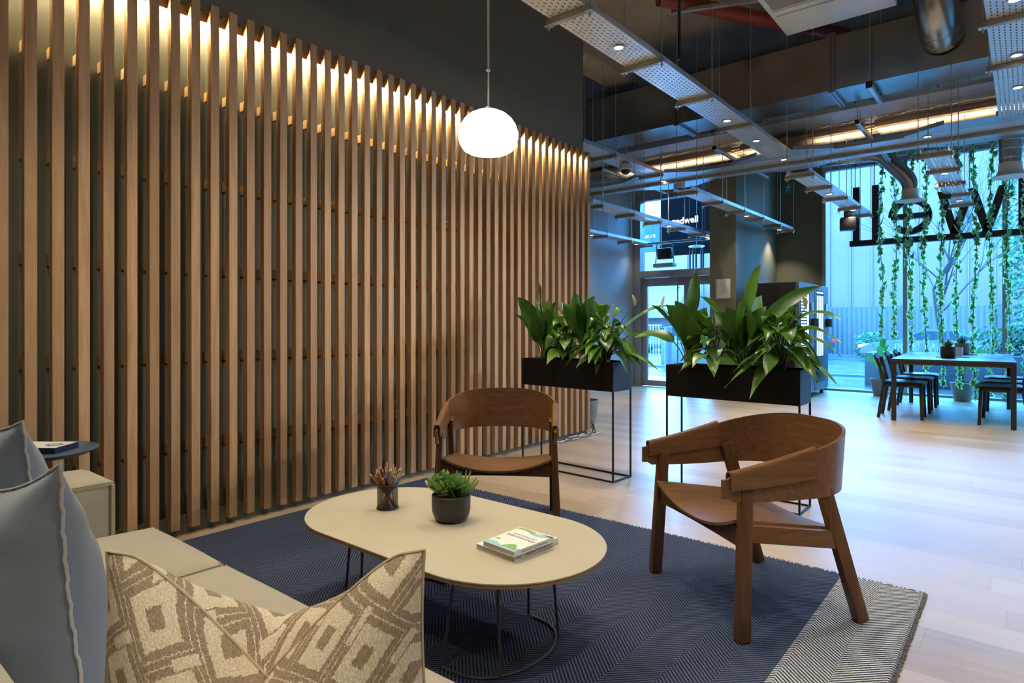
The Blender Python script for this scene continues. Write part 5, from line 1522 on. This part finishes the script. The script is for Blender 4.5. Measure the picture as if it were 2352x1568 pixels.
tree_blob('shrub', 'dark green shrub beside the fence left of the first mullion', (-10.2, 36.5, -0.7), (1.6, 0.8, 1.7), 1400, 0.22, M['hedge'], 6, 'shrub', False)
tree_blob('shrub', 'dark bush between the two parked cars', (-5.9, 35, -0.7), (0.75, 0.5, 0.75), 700, 0.14, M['hedge'], 7, 'shrub', False)
tree_blob('shrub', 'pale green bush in the planter at the right edge', (0.1, 14.5, 0.55), (0.9, 0.4, 0.32), 1300, 0.07, M['hedge'], 8, 'shrub', False)
def lav(label, xx, seed):
    t = thing('lavender_clump', label, 'shrub', (xx, 14.45, 0.56), 0, 'lavender clumps in the street planters'); rnd = random.Random(seed); g = G(); g.recalc = False
    for i in range(150):
        az = rnd.uniform(0, 2 * PI); el = R(rnd.uniform(35, 88)); L_ = rnd.uniform(.14, .27); b_ = Vector((rnd.uniform(-.35, .35), rnd.uniform(-.2, .2), 0))
        d = Vector((math.cos(az) * math.cos(el), math.sin(az) * math.cos(el), math.sin(el))) * L_; s = Vector((-math.sin(az), math.cos(az), 0)) * 0.004
        g.face([g.v(b_ - s), g.v(b_ + s), g.v(b_ + d + s * 1.5), g.v(b_ + d - s * 1.5)])
    g.build('stalks', M['grassy'], t)
lav('silvery lavender clump in the street planter left of the first mullion', -1.85, 1); lav('silvery lavender clump in the street planter at the tree trunk', -1.15, 2); lav('silvery lavender clump in the street planter behind the aloe pots', -0.55, 3)
for x0, x1, lab in ((-2.46, -0.92, 'dark concrete street planter box outside, left of the tree'), (-0.86, 1.6, 'dark concrete street planter box outside, right of the tree')):
    g = G(); g.b2(x0, x1, 14.0, 15.0, -0.12, 0.58, 0.01); tag(g.build('street_planter', M['concrete_out'], None), lab, 'planter', 'street planters outside')
# bare street tree
t = thing('bare_tree', 'bare branching street tree outside the middle of the glass front', 'tree', (-1.28, 15.4, -0.13))
rnd = random.Random(12); g = G()
def branch(p, d, L_, r_, depth):
    q0 = p; pts = [p]
    for k in range(4):
        d = (d + Vector((rnd.uniform(-.12, .12), rnd.uniform(-.12, .12), rnd.uniform(-.04, .10)))).normalized(); q0 = q0 + d * L_ / 4; pts.append(q0)
    g.tube(pts, r_, 9 if depth < 2 else 4, radii=[r_ * (1 - 0.5 * k / 4) for k in range(5)], caps=False)
    if depth < 5:
        for k in range(3 if depth < 3 else 2):
            az = rnd.uniform(0, 2 * PI); sp_ = rnd.uniform(.35, .75)
            nd = (d + Vector((math.cos(az) * sp_, math.sin(az) * sp_ * 0.7, rnd.uniform(-.1, .25)))).normalized()
            branch(pts[rnd.choice([2, 3, 4, 4])], nd, L_ * rnd.uniform(.55, .8), r_ * 0.52, depth + 1)
branch(Vector((0, 0, 0)), Vector((0.0, 0, 1)), 2.0, 0.062, 0)
for k in range(5): branch(Vector((0, 0, 1.55 + 0.14 * k)), Vector((math.cos(k * 2.5) * .7, math.sin(k * 2.5) * .4, 0.75)).normalized(), 1.25, 0.018, 2)
g.build('branches', M['bark'], t)
g = G(); g.beam((0.14, -0.1, 0), (0.06, -0.03, 1.1), 0.05, 0.05); g.beam((-0.02, 0.25, 0), (-0.02, 0.06, 1.0), 0.05, 0.05); g.build('stake', M['concrete_out'], t)

# parked cars
def car(name, label, loc, rz, L_, H_, prof, cabin, paint, wb):
    t = thing(name, label, 'car', loc, rz, 'cars parked across the street')
    W_ = 1.80; h = W_ / 2; RX = Matrix.Rotation(R(90), 4, 'X')
    g = G(); g.prism(prof, -h, h, bev=0.06, M=RX); g.build('body', paint, t, angle=50)
    g = G()
    n = len(cabin)
    lo = [g.v((x_, y_, z_)) for y_ in (-h + 0.06, h - 0.06) for (x_, z_) in cabin]
    ins = 0.20
    A = [g.v((x_, -(h - 0.05) + (ins if z_ > 1.1 else 0), z_)) for (x_, z_) in cabin]; B = [g.v((x_, (h - 0.05) - (ins if z_ > 1.1 else 0), z_)) for (x_, z_) in cabin]
    for vv in lo: g.bm.verts.remove(vv)
    g.face(A); g.face(B[::-1])
    for i in range(n): g.face([A[i], B[i], B[(i + 1) % n], A[(i + 1) % n]], 0, True)
    g.build('cabin', paint, t, angle=35)
    # side windows slightly proud of the cabin sides
    zlo = min(z_ for x_, z_ in cabin) + 0.04; zhi = max(z_ for x_, z_ in cabin) - 0.07
    top = sorted([p for p in cabin if p[1] > zhi - 0.1]); bot = sorted([p for p in cabin if p[1] < zlo + 0.1])
    xa0, xa1 = bot[0][0] + 0.22, bot[-1][0] - 0.22; xt0, xt1 = top[0][0] + 0.02, top[-1][0] - 0.02
    for s in (-1, 1):
        for (u0, u1) in ((0.0, 0.49), (0.52, 1.0)):
            g = G()
            y0 = s * (h - 0.040); y1 = s * (h - 0.05 - ins + 0.02)
            q_ = [(xa0 + (xa1 - xa0) * u0, y0, zlo), (xa0 + (xa1 - xa0) * u1, y0, zlo), (xt0 + (xt1 - xt0) * u1, y1, zhi), (xt0 + (xt1 - xt0) * u0, y1, zhi)]
            q2 = [(a_, b_ + s * 0.01, c_) for a_, b_, c_ in q_]
            g.hexa(q_, q2); g.build('side_window', plain('tinted_glass', (0.03, 0.05, 0.07), 0.08) if 'tint' not in M else M['tint'], t)
    for wx in (-wb / 2, wb / 2):
        for s in (-1, 1):
            Mw = Matrix.Translation((wx, s * (h - 0.10), 0.33)) @ Matrix.Rotation(R(90 * s), 4, 'X')
            g = G(); g.lathe([(0.20, -0.09), (0.33, -0.10), (0.345, 0), (0.33, 0.11), (0.22, 0.115)], 28, M=Mw); wh = g.build('wheel', M['black'], t)
            g = G(); g.lathe([(0, 0.0), (0.225, 0.0), (0.225, 0.02)], 20, M=Mw @ Matrix.Translation((0, 0, -0.112)))
            for k in range(10): 
                a_ = k * PI / 5; g.beam(Mw @ Vector((0.04 * math.cos(a_), 0.04 * math.sin(a_), -0.118)), Mw @ Vector((0.21 * math.cos(a_), 0.21 * math.sin(a_), -0.118)), 0.03, 0.015)
            g.build('hub', M['steel'], wh)
            g = G(); g.lathe([(0, -0.115), (0.385, -0.115), (0.385, -0.10)], 24, M=Matrix.Translation((wx, s * (h - 0.11), 0.36)) @ Matrix.Rotation(R(90 * s), 4, 'X')); g.build('wheel_arch', M['black'], t)
    x0 = min(p[0] for p in prof); x1 = max(p[0] for p in prof)
    for s in (-1, 1):
        g = G(); g.box((x0 + 0.10, s * (h - 0.20), 0.70), (0.30, 0.36, 0.13), None, 0.03); g.build('headlight', M['white_metal'], t)
        g = G(); g.box((x1 - 0.14, s * (h - 0.17), 0.86), (0.34, 0.36, 0.15), None, 0.03); g.build('tail_light', M['tail'], t)
        g = G(); g.box((cabin[0][0] + 0.45, s * (h + 0.07), 0.98), (0.16, 0.14, 0.11), None, 0.03); g.build('mirror', paint, t)
    g = G(); g.box((x0 + 0.01, 0, 0.48), (0.08, 1.2, 0.26), None, 0.02); g.build('grille', M['black'], t)
    return t
M['tint'] = plain('tinted_glass', (0.008, 0.014, 0.018), 0.15, 0, 0.12)
M['tail'] = emit('tail_light_red', (1.0, 0.06, 0.06), 0.8)
silver = plain('silver_paint', (0.035, 0.038, 0.042), 0.3, 0.0, 0.3); dblue = plain('dark_blue_paint', (0.03, 0.045, 0.08), 0.25, 0.2)
CY = 31.5
sed = [(-2.36, 0.25), (2.30, 0.25), (2.38, 0.55), (2.32, 0.98), (1.75, 1.02), (-0.95, 0.98), (-1.9, 0.86), (-2.30, 0.70), (-2.40, 0.45)]
sedc = [(-1.05, 0.95), (-0.15, 1.40), (0.35, 1.43), (0.95, 1.39), (1.95, 0.99)]
car('saloon_car', 'silver saloon car parked across the street behind the dining table', (-3.20, CY, gz(CY)), R(2), 4.75, 1.43, sed, sedc, silver, 2.85)
suv = [(-2.15, 0.28), (2.05, 0.30), (2.18, 0.60), (2.12, 1.05), (1.9, 1.12), (-1.0, 1.08), (-2.0, 0.98), (-2.2, 0.7)]
suvc = [(-1.1, 1.06), (-0.45, 1.58), (0.6, 1.66), (1.55, 1.58), (2.05, 1.08)]
car('estate_car', 'silver and blue estate car seen behind the planter leaves left of the saloon', (-9.15, CY + 0.2, gz(CY)), R(-4), 4.35, 1.66, suv, suvc, silver, 2.6)
car('hatchback_car', 'blue hatchback seen through the entrance door', (-16.2, 33.5, gz(33.5)), R(8), 4.3, 1.5, [(-2.05, 0.28), (2.0, 0.30), (2.08, 0.60), (2.0, 0.98), (-0.9, 0.96), (-1.85, 0.84), (-2.1, 0.6)], [(-1.1, 0.94), (-0.35, 1.44), (0.5, 1.5), (1.4, 1.42), (1.95, 0.98)], dblue, 2.5)

# black illuminated entrance sign, its blue side, bollard and chime outside the door
t = thing('entrance_sign', 'black sign block with white lit lettering outside the entrance', 'sign', (-5.6, 13.0, 2.72))
g = G(); g.b2(-0.75, 0.95, 0, 0.5, 0, 1.22); g.build('sign_box', plain('navy_black_panel', (0.0015, 0.0028, 0.0050), 0.8, spec=0.02), t)
text('lettering', 'zedwell', 0.20, Matrix.Translation((-0.17, -0.012, 0.70)) @ Matrix.Rotation(R(90), 4, 'X'), M['signlit'], t, 0.004, bold=0.003)
t = thing('side_sign_panel', 'bright blue side panel with small white lettering left of the black sign block', 'sign', (-6.72, 13.0, 2.78))
g = G(); g.b2(-0.22, 0.34, 0.0, 0.06, 0, 0.66); g.build('panel', plain('sky_blue_panel', (0.02, 0.10, 0.16), 0.6, spec=0.1), t)
text('lettering', '26011/5', 0.11, Matrix.Translation((0.06, -0.004, 0.36)) @ Matrix.Rotation(R(90), 4, 'X'), M['signlit'], t, 0.002)
g = G(); g.tube([(-7.6, 16.0, -0.15), (-7.6, 16.0, 1.05)], 0.10, 16); tag(g.build('bollard', M['concrete_out'], None), 'grey bollard seen through the left door leaf', 'bollard')
g = G(); g.b2(-8.6, -7.0, 17.6, 18.6, -0.22, 0.60, 0.01); tag(g.build('street_planter', M['concrete_out'], None), 'dark street planter box seen through the left door leaf', 'planter')
t = thing('wind_chime', 'dark hanging ring with rods seen through the transom beside the black sign', 'ornament', (-4.62, 10.9, 2.56))
g = G(); g.tube([(0.13 * math.cos(2 * PI * k / 24), 0.13 * math.sin(2 * PI * k / 24), 0) for k in range(24)], 0.012, 8, closed=True); g.build('ring', M['steel'], t)
for k in range(5):
    a_ = k * 1.257; g = G(); g.tube([(0.12 * math.cos(a_), 0.12 * math.sin(a_), -0.06), (0.12 * math.cos(a_), 0.12 * math.sin(a_), -0.40)], 0.016, 8); g.tube([(0.12 * math.cos(a_), 0.12 * math.sin(a_), 0), (0.12 * math.cos(a_), 0.12 * math.sin(a_), -0.07)], 0.002, 4); g.build('rod', M['black'], t)
g = G(); g.tube([(0, 0, 0), (0, 0, 1.3), (0, -0.30, 1.3)], 0.003, 4); g.build('string', M['black'], t)
g = G(); g.tube([(1.55, 20.5, -0.3), (1.55, 20.5, 6.0)], 0.06, 10); tag(g.build('lamp_post', plain('dark_blue_post', (0.04, 0.06, 0.10), 0.5), None), 'dark lamp post outside at the right edge', 'lamp post')
